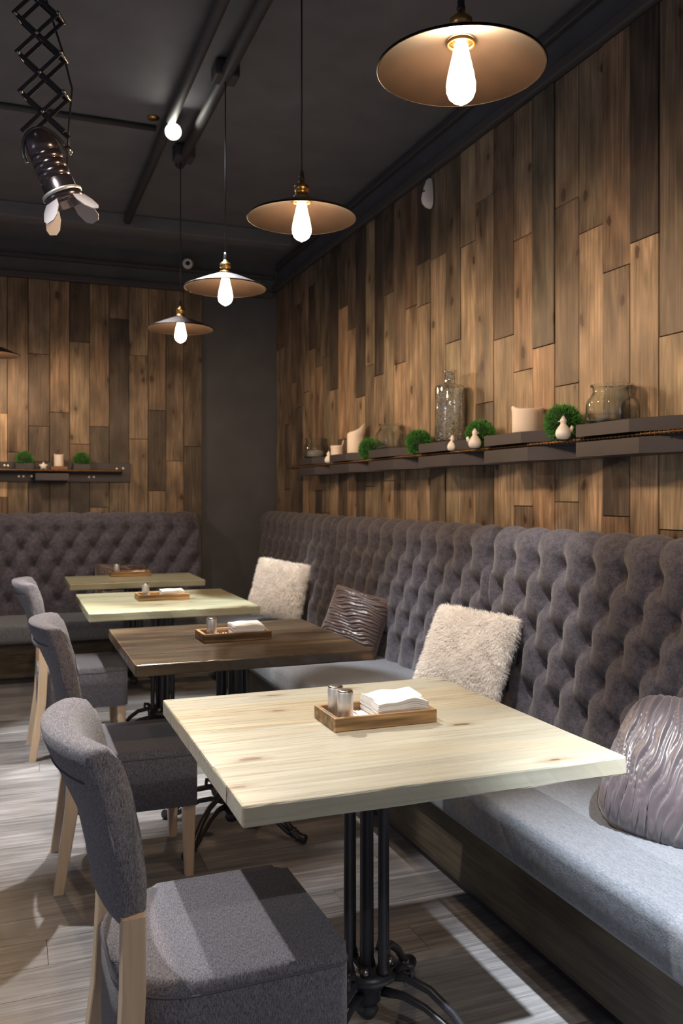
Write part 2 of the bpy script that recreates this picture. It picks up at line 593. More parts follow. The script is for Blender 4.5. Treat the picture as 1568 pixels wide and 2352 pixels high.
BACK = [
    (-0.163, -0.015, [0.4, 1.92, 0.95, 1.29, 0.3]), (-0.015, 0.133, [0.42, 1.63, 0.5]),
    (0.133, 0.287, [0.35, 2.38, 0.2, 1.83, 0.24, 1.56, 0.15]), (0.287, 0.433, [0.47, 1.94, 0.24, 1.53, 0.1]),
    (0.433, 0.582, [0.1, 2.49, 0.6, 1.7, 0.45, 1.52, 0.12]), (0.582, 0.729, [0.42, 1.84, 0.28, 1.21, 0.4]),
    (0.729, 0.880, [0.36, 2.69, 0.16, 1.49, 0.45]), (0.880, 1.029, [0.64, 2.41, 0.52, 1.75, 0.58]),
    (1.029, 1.170, [0.42, 1.98, 0.16, 1.34, 0.4]), (1.170, 1.313, [0.38, 1.58, 0.6]), (1.313, 1.461, [0.26, 1.7, 0.15])]
x = -0.163
while x > -1.3:
    BACK.insert(0, (x - 0.15, x, [random.uniform(0.1, 0.6), random.uniform(1.9, 2.5), random.uniform(0.3, 0.8), 1.35, random.uniform(0.2, 0.6)]))
    x -= 0.15


def planks(cols, ztop, wall, side):
    for a, b, seq in cols:
        zs = [ztop] + list(seq[1::2]) + [0.95]
        base = random.uniform(0.0, 0.007)
        for k, t in enumerate(seq[0::2]):
            z1, z0 = zs[k], zs[k + 1]
            th = 0.018 + base + random.uniform(0, 0.004)
            w = b - a - random.choice((0.002, 0.003, 0.006))
            h = z1 - z0 - 0.003
            if side == 'right':
                me = box_me('plank', th, w, h, M['plank'], 0.0015)
                loc = (2.105 - th / 2, (a + b) / 2, (z0 + z1) / 2)
            else:
                me = box_me('plank', w, th, h, M['plank'], 0.0015)
                loc = ((a + b) / 2, 7.025 - th / 2, (z0 + z1) / 2)
            place('plank', me, wall, loc, color=plank_color(t))


planks(RIGHT, Z_PL, wall_r, 'right')
planks(BACK, 2.95, wall_b, 'back')

# wood-look floor tiles laid across the room
row = 0
yy = 0.6
while yy < 7.0:
    xx = -1.9 + random.uniform(-0.5, 0.0)
    while xx < 1.45:
        ln = random.choice((0.9, 0.9, 0.9, 0.6))
        c = np.array((0.245, 0.238, 0.248)) * random.uniform(0.75, 1.22)
        place('plank', box_me('floor_plank', ln - 0.0015, 0.1485, 0.0075, M['floor']), floor, (xx + ln / 2, yy + 0.075, -0.00375), color=c)
        xx += ln
    yy += 0.15

# ------------------------------------------------------------------ ceiling services
p = tag(place('ceiling_pipe', tube([(0.905, y_, 3.19) for y_ in (0.2, 2, 4, 4.95)], 0.028, M['trim'], 12)), 'long dark round pipe on the ceiling above the row of pendants', 'pipe')
for yb in (2.77, 3.83, 4.83):
    place('junction_box', box_me('junction_box', 0.11, 0.11, 0.075, M['trim'], 0.01, 2), p, (0.905, yb, 3.205), color=None)
p2 = tag(place('ceiling_pipe', tube([(0.76, y_, 3.20) for y_ in (0.2, 2, 4, 6.2)], 0.026, M['trim'], 12)), 'dark ceiling pipe to the left of the pendant row, ending in a block', 'pipe')
place('end_block', box_me('end_block', 0.10, 0.10, 0.09, M['trim'], 0.008, 1), p2, (0.76, 6.22, 3.20))
tag(place('ceiling_conduit', tube([(x_, 4.62, 3.235) for x_ in (-2.2, 0, 0.72)], 0.016, M['trim'], 8)), 'thin dark conduit running across the ceiling behind the scissor lamp', 'conduit')
tag(place('ceiling_beam', box_me('ceiling_beam', 4.2, 0.14, 0.10, M['black'], 0.006, 1, c=(-0.15, 6.2, 3.20))), 'dark flat beam across the ceiling near the back wall', 'beam')

# ------------------------------------------------------------------ pendant lamps
def make_pendant(name):
    t = place(name, None)
    # local z = 0 at the rim plane
    prof = [(0.0255, 0.062), (0.05, 0.056), (0.10, 0.036), (0.15, 0.014), (0.178, 0.001), (0.182, -0.001)]
    outer = prof
    V, F = [], []
    inner = [(r, z - 0.0025) for r, z in prof]
    sh = place('lamp_shade', lathe(inner, 64, M['shade'], 'lamp_shade', True, cap=False), t)
    place('shade_top', lathe([(r, z + 0.0015) for r, z in outer], 64, M['shade_top'], 'shade_top', True, cap=False), sh)
    place('shade_rim', lathe([(0.1800, -0.003), (0.1835, -0.003), (0.1845, 0.0), (0.1825, 0.0025), (0.1795, 0.001), (0.1800, -0.003)], 64, M['shade'], 'shade_rim', True, cap=False), sh)
    sk = place('socket', lathe([(0.027, 0.058), (0.027, 0.072), (0.021, 0.075), (0.021, 0.088), (0.0245, 0.090), (0.0245, 0.106), (0.018, 0.112), (0.010, 0.116), (0.0095, 0.124)], 24, M['brass'], 'socket'), t)
    place('socket_ring', lathe([(0.027, 0.050), (0.031, 0.050), (0.031, 0.056), (0.027, 0.056)], 32, M['brass'], 'socket_ring', cap=False), sk)
    place('cable_grip', lathe([(0.009, 0.123), (0.010, 0.130), (0.008, 0.136), (0.008, 0.146), (0.004, 0.158)], 16, M['cord'], 'cable_grip'), sk)
    place('bulb', lathe([(0.0145, 0.052), (0.016, 0.040), (0.021, 0.018), (0.028, -0.012), (0.032, -0.036), (0.0315, -0.050), (0.026, -0.064), (0.016, -0.073), (0.006, -0.077), (0.003, -0.080)], 20, M['bulb'], 'bulb'), t)
    place('cord', tube([(0, 0, 0.15), (0, 0, 0.6), (0, 0, 0.985)], 0.0028, M['cord'], 8), t)
    place('ceiling_rose', lathe([(0.045, 1.012), (0.045, 0.992), (0.02, 0.98)], 20, M['trim'], 'ceiling_rose'), t)
    return t


RIM = 2.238
lamps = [((0.918, 1.675), 'largest nearest pendant lamp with bronzed disc shade and glowing bulb at top right'),
         ((0.915, 2.77), 'second pendant lamp from the camera, bronzed disc shade hanging before the plank wall'),
         ((0.905, 3.83), 'third pendant lamp from the camera, disc shade seen almost edge-on near the dark corner'),
         ((0.893, 4.86), 'fourth and smallest whole pendant lamp, hanging before the back plank wall'),
         ((-0.115, 6.2), 'pendant lamp cut off by the left edge of the photo')]
pend = make_pendant('pendant_lamp')
for i, ((x_, y_), lab) in enumerate(lamps):
    o = pend if i == 0 else copy_tree(pend)
    o.location = (x_, y_, RIM)
    tag(o, lab, 'lamp', 'disc-shaded pendant lamps')

# ------------------------------------------------------------------ ceiling spotlight that faces the camera
t = thing('track_spotlight', 'small ceiling spotlight with a brilliant white lens pointing at the camera', 'spotlight', (0.775, 4.42, 3.15))
d = (Vector((0.3, 0.6, 1.2)) - Vector((0.775, 4.42, 3.15))).normalized()
q = d.to_track_quat('Z', 'Y').to_euler()
place('can', lathe([(0.036, -0.11), (0.044, -0.10), (0.046, 0.0), (0.042, 0.0), (0.040, -0.02), (0.03, -0.02)], 24, M['trim'], 'can'), t, (0, 0, 0), q)
place('lens', lathe([(0.001, -0.012), (0.038, -0.012), (0.036, -0.004), (0.001, 0.002)], 24, M['lens'], 'lens'), t, (0, 0, 0), q)
place('stem', tube([(0.0, 0.04, 0.03), (0, 0.06, 0.10)], 0.009, M['trim'], 8), t)
place('mounting_disc', lathe([(0.03, 0.0), (0.032, 0.006), (0.01, 0.01)], 20, M['brass'], 'mounting_disc'), t, (-0.085, 0.10, 0.092))
spot('spot_light_star', Vector((0.775, 4.42, 3.15)) + d * 0.03, (-0.15, 2.8, 0.0), 440, 62, size=0.03)

# ------------------------------------------------------------------ scissor-arm theatre lamp
SX, SY = 0.085, 2.32
t = thing('scissor_arm_lamp', 'dark theatre spotlight on a scissor arm hanging from the ceiling at top left', 'spotlight', (SX, SY, 2.20))
RC = Matrix.Rotation(R(-20.9), 4, 'Z')
cell, hw = 0.0985, 0.0535
bar = box_me('scissor_bar', math.hypot(2 * hw, cell * 1.0), 0.003, 0.011, M['scissor'], 0.001)
nbar = 11
ang = math.atan2(cell, 2 * hw)
rivet = lathe([(0.0045, -0.026), (0.0045, 0.026)], 10, M['steel_top'], 'rivet')
lean = -0.007
for lay in (-0.02, 0.02):
    for k in range(nbar):
        for sgn in (1, -1):
            zc = 0.02 + cell * (k + 0.5)
            loc = RC @ Vector((lean * k, lay + sgn * 0.002, zc))
            o = place('scissor_bar', bar, t, loc)
            o.rotation_euler = (Matrix.Rotation(R(-20.9), 3, 'Z') @ Matrix.Rotation(sgn * ang, 3, 'Y')).to_euler()
for k in range(nbar):
    zc = 0.02 + cell * (k + 0.5)
    for dx, dz in ((0, 0), (-hw, cell / 2), (hw, cell / 2)):
        o = place('rivet', rivet, t, RC @ Vector((lean * k + dx, 0, zc + dz)))
        o.rotation_euler = (Matrix.Rotation(R(-20.9), 3, 'Z') @ Matrix.Rotation(R(90), 3, 'X')).to_euler()
place('ceiling_plate', box_me('ceiling_plate', 0.12, 0.09, 0.02, M['iron'], 0.004), t, (-0.06, 0.02, ZC - 2.20 - 0.008))
place('power_cable', tube([RC @ Vector(v) for v in ((0.045, 0.03, -0.05), (0.05, 0.03, 0.06), (0.058, 0.03, 0.15), (0.035, 0.03, 0.24), (-0.02, 0.02, 0.42), (-0.03, 0.02, 0.6), (-0.06, 0.02, 1.01))], 0.0028, M['cord'], 6), t)
# barrel: axis down, leaning to the right of the picture and away
ax = (RC @ Vector((0.36, 0.10, -0.90))).normalized()
qb = ax.to_track_quat('Z', 'Y')
b0 = RC @ Vector((-0.018, -0.005, 0.015))
prof = [(0.004, -0.012), (0.022, -0.010), (0.034, 0.004), (0.038, 0.02)]
for k in range(4):
    z_ = 0.03 + k * 0.022
    prof += [(0.0395, z_), (0.0395, z_ + 0.017), (0.0365, z_ + 0.0185), (0.0365, z_ + 0.0205)]
prof += [(0.041, 0.122), (0.041, 0.150), (0.048, 0.153), (0.048, 0.178), (0.043, 0.178), (0.043, 0.160), (0.02, 0.158)]
barrel = place('barrel', lathe(prof, 32, M['spot_body'], 'barrel'), t, b0, qb.to_euler())
place('front_ring', lathe([(0.049, 0.150), (0.051, 0.152), (0.051, 0.157), (0.049, 0.159)], 32, M['steel'], 'front_ring', cap=False), barrel)
yk = [(0.0, 0.052 * math.sin(a), 0.055 - 0.075 * math.cos(a)) for a in np.linspace(-PI / 2, PI / 2, 13)]
place('yoke', tube(yk, 0.005, M['steel_top'], 8), barrel)
place('yoke_knob', lathe([(0.012, 0.0), (0.012, 0.012), (0.006, 0.016)], 14, M['steel_top'], 'yoke_knob'), barrel, (0, 0.05, 0.055), (R(-90), 0, 0))


def flap_me():
    pts = [(-0.020, 0.0), (-0.027, 0.022), (-0.024, 0.048), (-0.012, 0.060), (0.012, 0.060), (0.024, 0.048), (0.027, 0.022), (0.020, 0.0)]
    bm = bmesh.new()
    vs = [bm.verts.new((x_, -0.0012, z_)) for x_, z_ in pts]
    vs2 = [bm.verts.new((x_, 0.0012, z_)) for x_, z_ in pts]
    bm.faces.new(vs); bm.faces.new(list(reversed(vs2)))
    for i in range(len(pts)):
        bm.faces.new((vs[i], vs[(i + 1) % 8], vs2[(i + 1) % 8], vs2[i]))
    return bm_mesh('barn_door', bm, M['flap'])


fm = flap_me()
for k in range(4):
    a = R(45) + k * PI / 2
    o = place('barn_door', fm, barrel)
    o.matrix_local = Matrix.Rotation(a, 4, 'Z') @ Matrix.Translation((0, 0.049, 0.176)) @ Matrix.Rotation(R(-32), 4, 'X')

# ------------------------------------------------------------------ sensors
t = thing('motion_sensor', 'white rounded motion sensor mounted high on the plank wall', 'sensor', (2.078, 4.12, 2.9))
V, F = [], []
secs = [(0.078, 0.010, 0.014), (0.070, 0.016, 0.024), (0.03, 0.024, 0.040), (0.0, 0.028, 0.048), (-0.03, 0.030, 0.054), (-0.055, 0.028, 0.048), (-0.072, 0.020, 0.032), (-0.08, 0.008, 0.012)]
n = 12
for z_, hw_, dep in secs:
    for i in range(n):
        a = PI * i / (n - 1)
        V.append((-dep * math.sin(a) ** 0.7 if 0 < i < n - 1 else 0.0, hw_ * math.cos(a), z_))
for j in range(len(secs) - 1):
    for i in range(n - 1):
        F.append((j * n + i, j * n + i + 1, (j + 1) * n + i + 1, (j + 1) * n + i))
F += [tuple(range(n)), tuple(reversed(range((len(secs) - 1) * n, len(secs) * n)))]
bm = bmesh.new(); vs = [bm.verts.new(v) for v in V]
for f_ in F: bm.faces.new([vs[i] for i in f_])
place('housing', bm_mesh('housing', bm, M['plastic'], True), t)
place('slot', box_me('slot', 0.012, 0.04, 0.006, M['cord'], 0.001), t, (-0.047, 0.004, 0.004))
t = thing('dome_sensor', 'small white ring sensor with a dark centre high on the back wall', 'sensor', (1.34, 6.955, 3.165))
place('ring', lathe([(0.02, 0.0), (0.042, 0.0), (0.042, 0.018), (0.034, 0.034), (0.02, 0.034), (0.016, 0.02)], 28, M['plastic'], 'ring'), t, (0, 0.02, 0), (R(90), 0, R(-12)))
place('lens', lathe([(0.019, 0.0), (0.018, 0.03), (0.008, 0.037)], 20, M['cord'], 'lens'), t, (0, 0.02, 0), (R(90), 0, R(-12)))

# ------------------------------------------------------------------ tufted benches
A_U, B_V, Z_TOP = 0.172, 0.128, 1.035


def tuft_profile(n_s):
    """front line of a backrest: (y out of the wall, z) and its outward normal"""
    line = []
    for k in range(60):
        f = k / 59
        line.append((-0.170 + 0.045 * f, 0.37 + f * 0.70))
    cx, cz, r = -0.0605, 1.072, 0.0645
    for k in range(1, 30):
        a = PI - (PI / 2) * k / 29
        line.append((cx + r * math.cos(a), cz + (r + 0.018) * math.sin(a)))
    for k in range(1, 8):
        line.append((cx + 0.0605 * k / 7, 1.1545 - 0.01 * (k / 7) ** 2))
    P = np.array(line)
    seg = np.hypot(*np.diff(P, axis=0).T)
    s = np.concatenate([[0], np.cumsum(seg)])
    S_ = np.linspace(0, s[-1], n_s)
    yv = np.interp(S_, s, P[:, 0]); zv = np.interp(S_, s, P[:, 1])
    ty = np.gradient(yv); tz = np.gradient(zv)
    ln = np.hypot(ty, tz)
    ny, nz = -tz / ln, ty / ln
    flip = ny * 1.0
    return S_, yv, zv, ny, nz


def make_backrest(Lb, nt_=240, ns=120, mat=None):
    S_, yv, zv, ny, nz = tuft_profile(ns)
    T = np.linspace(-Lb / 2, Lb / 2, nt_)
    ztop_i = np.argmin(np.abs(zv - Z_TOP))
    tt, ss = np.meshgrid(T, S_, indexing='ij')
    u = tt / A_U + 0.5
    v = (S_[ztop_i] - ss) / (B_V * 1.002)
    vc = np.clip(v, 0, 4)
    pp, qq = u + vc / 2, u - vc / 2
    sp, sq = np.abs(np.sin(PI * pp)), np.abs(np.sin(PI * qq))
    puff = None
    # nearest button
    best = np.full(u.shape, 9.0)
    for k in range(5):
        du = u - k / 2.0
        du = (du - np.round(du)) * A_U
        dv = (v - k) * B_V
        best = np.minimum(best, np.hypot(du, dv))
    sq = 1 - (1 - sq) * (0.35 + 0.65 * np.exp(-(best / 0.055) ** 2))
    puff = sp ** 0.5 * sq ** 0.8
    pit = 1 - np.exp(-(best / 0.034) ** 1.3)
    fadeT = np.clip((-v) / 1.1, 0, 1)
    fadeB = np.clip((v - 4) / 0.9, 0, 1)
    puff = puff * (1 - 0.35 * fadeT) * (1 - 0.3 * fadeB)
    h = 0.027 * puff + 0.036 * pit - 0.031
    # soft wrinkles fanning down from the buttons
    h += 0.0016 * np.sin(tt * 260 + 9 * np.sin(ss * 17)) * np.exp(-(best / 0.055) ** 2)
    # rounded ends
    e = np.minimum(tt + Lb / 2, Lb / 2 - tt)
    h -= 0.042 * np.clip(1 - e / 0.05, 0, 1) ** 2.2
    endf = np.clip((S_ - (S_[-1] - 0.055)) / 0.055, 0, 1)
    h = h * (1 - endf)[None, :]
    X = tt
    Y = np.minimum(yv[None, :] + ny[None, :] * h, 0.0)
    Z = zv[None, :] + nz[None, :] * h
    V = np.stack([X, Y, Z], -1)
    lo = V[:1].copy(); lo[..., 1] = 0.0; lo[..., 0] += 0.002
    hi = V[-1:].copy(); hi[..., 1] = 0.0; hi[..., 0] -= 0.002
    V = np.concatenate([lo, V, hi], 0)
    nu = V.shape[0]
    me = np_mesh('backrest', V.reshape(-1, 3), grid_faces(nu, ns), mat)
    # button seats
    pos = []
    for k in range(5):
        vS = S_[ztop_i] - k * B_V * 1.002
        i = np.argmin(np.abs(S_ - vS))
        for c in range(-8, 9):
            tx = (c - 0.5 + (k % 2) * 0.5) * A_U
            if abs(tx) < Lb / 2 - 0.06:
                pos.append((tx, yv[i] - ny[i] * 0.0 + 0.029 * (1 if ny[i] < 0 else -1), zv[i]))
    return me, pos


btn = lathe([(0.0005, 0.005), (0.007, 0.004), (0.0105, 0.0), (0.008, -0.004)], 12, M['bench'], 'button')


def make_bench(name, Lb, depth, cut=0.0):
    """local: x along the bench, wall plane at y = 0, sitters face -y"""
    t = place(name, None)
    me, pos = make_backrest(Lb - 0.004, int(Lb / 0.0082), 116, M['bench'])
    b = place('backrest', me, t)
    for q_ in pos:
        place('button', btn, b, q_, (R(90), 0, 0))
    # seat cushion: a crowned block with soft edges
    D0, D1, z0, z1 = -depth, -0.13, 0.285, 0.425
    Ls, xc = Lb - cut, cut / 2
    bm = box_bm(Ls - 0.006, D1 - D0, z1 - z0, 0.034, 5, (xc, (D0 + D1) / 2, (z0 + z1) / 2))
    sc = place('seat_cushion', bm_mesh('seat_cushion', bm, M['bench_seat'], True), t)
    place('base_panel', box_me('base_panel', Ls - 0.002, 0.025, 0.245, M['dark_panel'], 0.002), t, (xc, D0 + 0.10, 0.1625), color=(0.085, 0.070, 0.048))
    place('plinth', box_me('plinth', Ls - 0.002, 0.02, 0.05, M['shelf'], 0.0), t, (xc, D0 + 0.125, 0.02))
    place('carcass', box_me('carcass', Ls - 0.01, depth - 0.25, 0.24, M['shelf']), t, (xc, -(depth - 0.25) / 2 - 0.09, 0.163))
    return t


BW = XW - 0.003
labs = ['tufted grey bench section nearest the camera, only its seat corner showing at the right edge',
        'tufted grey bench section behind the nearest table, holding the large white and mauve pillows',
        'middle tufted grey bench section along the plank wall, beside the dark brown table',
        'farthest tufted grey bench section by the dark corner, holding the upright white pillow']
bench = make_bench('tufted_bench', 1.91, 0.79)
for i, yc in enumerate((0.425, 2.335, 4.245, 6.085)):
    if i == 0:
        o = bench
    elif i < 3:
        o = copy_tree(bench)
    else:
        o = make_bench('tufted_bench', 1.75, 0.79, 0.66)
    o.location = (BW, yc, 0)
    o.rotation_euler = (0, 0, R(-90))
    tag(o, labs[i], 'bench', 'tufted benches along the plank wall')
o = make_bench('tufted_bench', 2.01, 0.665)
o.location = (0.425, YB - 0.012, 0)
tag(o, 'tufted grey bench against the back wall behind the farthest table', 'bench')

# ------------------------------------------------------------------ pillows
def pillow_grid(w, hgt, th, n=56, pleat=0.0, seed=0, pinch=0.06, pleat_axis=0, npl=20, rnd=0.05):
    r_ = np.random.default_rng(seed)
    g = np.linspace(-1, 1, n)
    U, V_ = np.meshgrid(g, g, indexing='ij')
    prof = np.clip((1 - np.abs(U) ** 2.4), 0, 1) ** 0.5 * np.clip((1 - np.abs(V_) ** 2.4), 0, 1) ** 0.5
    X = U * w / 2 * (1 - pinch * (1 - np.abs(V_)) * np.abs(U) ** 3)
    Z = V_ * hgt / 2 * (1 - pinch * (1 - np.abs(U)) * np.abs(V_) ** 3)
    k_ = 1 - rnd * (U * V_) ** 4
    X, Z = X * k_, Z * k_
    D = prof * th / 2
    if pleat:
        P, Q = (U, V_) if pleat_axis == 0 else (V_, U)
        ph = r_.uniform(0, 6, 6)
        warp = P + 0.05 * np.sin(2.2 * Q + ph[0]) + 0.035 * np.sin(4.1 * Q + 5 * P + ph[1]) + 0.02 * np.sin(9 * Q + 11 * P + ph[2])
        r1 = np.abs(np.sin(warp * npl * 0.5 * PI + ph[3])) ** 0.7
        r2 = np.abs(np.sin(warp * npl * 0.83 * PI + 2.5 * Q + ph[4])) ** 0.8
        D = D + pleat * (0.65 * r1 + 0.45 * r2 - 0.55) * np.clip(prof * 2.2, 0, 1)
    front = np.stack([X, -D, Z], -1).reshape(-1, 3)
    back = np.stack([X, prof * th / 2 * 0.9, Z], -1).reshape(-1, 3)
    F = grid_faces(n, n)
    Fb = F[:, ::-1] + n * n
    return front, back, np.concatenate([F, Fb])


def orient(o, loc, normal, roll=0.0):
    """front (-y local) turned towards normal, with z as near upright as possible, then rolled"""
    nrm = Vector(normal).normalized()
    yv_ = -nrm
    zv_ = Vector((0, 0, 1)) - yv_ * yv_.z
    zv_.normalize()
    xv_ = yv_.cross(zv_)
    m3 = Matrix((xv_, yv_, zv_)).transposed() @ Matrix.Rotation(roll, 3, 'Y')
    o.matrix_world = Matrix.Translation(loc) @ m3.to_4x4()


def fur_strands(front, back, n, count, length, seed, w=0.0014):
    r_ = np.random.default_rng(seed)
    pts, nrm = [], []
    f3 = front.reshape(n, n, 3); b3 = back.reshape(n, n, 3)
    out = []
    for g3, sgn, cnt in ((f3, 1, int(count * 0.7)), (b3, -1, int(count * 0.3))):
        du = np.gradient(g3, axis=0); dv = np.gradient(g3, axis=1)
        N_ = np.cross(du, dv); N_ /= np.linalg.norm(N_, axis=-1, keepdims=True) + 1e-9
        # choose sign so that front normals point to -y
        s_ = np.sign(-N_[n // 2, n // 2, 1] * sgn) or 1
        N_ = N_ * s_
        iu = r_.uniform(0, n - 1.001, cnt); iv = r_.uniform(0, n - 1.001, cnt)
        a, b_ = iu.astype(int), iv.astype(int)
        fu, fv = (iu - a)[:, None], (iv - b_)[:, None]
        P = g3[a, b_] * (1 - fu) * (1 - fv) + g3[a + 1, b_] * fu * (1 - fv) + g3[a, b_ + 1] * (1 - fu) * fv + g3[a + 1, b_ + 1] * fu * fv
        out.append((P, N_[a, b_]))
    P = np.concatenate([o_[0] for o_ in out]); N_ = np.concatenate([o_[1] for o_ in out])
    cnt = len(P)
    clump = np.stack([np.sin(P[:, 0] * 55 + 3 * np.sin(P[:, 2] * 40)), np.zeros(cnt), np.cos(P[:, 2] * 50 + 2 * np.sin(P[:, 0] * 45))], 1)
    D = N_ + 0.35 * clump + r_.normal(0, 0.28, (cnt, 3)) + np.array((0.0, 0, -0.45))
    D /= np.linalg.norm(D, axis=1, keepdims=True)
    L_ = length * r_.uniform(0.6, 1.15, cnt)[:, None]
    side = np.cross(D, r_.normal(0, 1, (cnt, 3))); side /= np.linalg.norm(side, axis=1, keepdims=True) + 1e-9
    bend = np.array((0, 0, -1.0)) * L_ * 0.25
    P1 = P + D * L_ * 0.55 + bend * 0.3
    P2 = P + D * L_ + bend
    V = np.stack([P - side * w, P + side * w, P1 - side * w * 0.8, P1 + side * w * 0.8, P2], 1).reshape(-1, 3)
    i = np.arange(cnt)[:, None] * 5
    F = np.concatenate([i + np.array((0, 1, 3)), i + np.array((0, 3, 2)), i + np.array((2, 3, 4))])
    return V, F, N_


def fluffy(label, loc, normal, roll, w=0.40, seed=1, count=32000):
    n = 40
    fr, bk, F = pillow_grid(w, w, 0.15, n, seed=seed)
    t = place('fluffy_pillow', np_mesh('fluffy_pillow', np.concatenate([fr, bk]), F, M['fur_base']))
    orient(t, loc, normal, roll)
    V, F2, N_ = fur_strands(fr, bk, n, count, 0.021, seed)
    fm_ = np_mesh('fur', V, F2, M['fur'], smooth=False)
    fo = place('fur', fm_, t)
    fo['kind'] = 'stuff'
    return tag(t, label, 'pillow', 'shaggy white pillows')


fluffy('shaggy white square pillow leaning on the bench behind the nearest table', (1.735, 3.12, 0.655), (-0.80, -0.42, 0.46), R(4), seed=1)
fluffy('shaggy white pillow standing upright at the far end of the plank wall bench', (1.73, 5.72, 0.665), (-0.62, -0.75, 0.28), R(8), seed=2, count=24000)


def satin(label, loc, normal, roll, w, m, axis, seed, npl=20, pleat=0.016, pipe=True, th=0.16, pinch=0.06, rnd=0.02):
    fr, bk, F = pillow_grid(w, w, th, 110, pinch=pinch, rnd=rnd, pleat=pleat, seed=seed, pleat_axis=axis, npl=npl)
    t = place('satin_pillow', np_mesh('satin_pillow', np.concatenate([fr, bk]), F, m))
    orient(t, loc, normal, roll)
    if pipe:
        n = 110
        f3 = fr.reshape(n, n, 3)
        loop = list(f3[::6, 0]) + list(f3[-1, ::6]) + list(f3[::-6, -1]) + list(f3[0, ::-6])
        place('piping', tube([tuple(v) for v in loop], 0.0035, M['piping'], 6), t)
    return tag(t, label, 'pillow', 'pleated satin pillows')


satin('mauve pleated satin pillow at the right edge, beside the nearest table', (1.685, 1.83, 0.56), (-0.62, -0.50, 0.66), R(12), 0.40, M['satin'], 0, 5, npl=15, pleat=0.022, th=0.24, pinch=-0.05, rnd=0.13)
satin('small brown pleated satin pillow on the bench behind the dark table', (1.765, 4.42, 0.605), (-0.62, -0.70, 0.34), R(14), 0.36, M['satin_brown'], 1, 6)
satin('dark brown satin pillow on the back bench behind the farthest table', (0.78, 6.72, 0.60), (0.0, -0.95, 0.35), R(3), 0.38, M['satin_brown'], 1, 8)

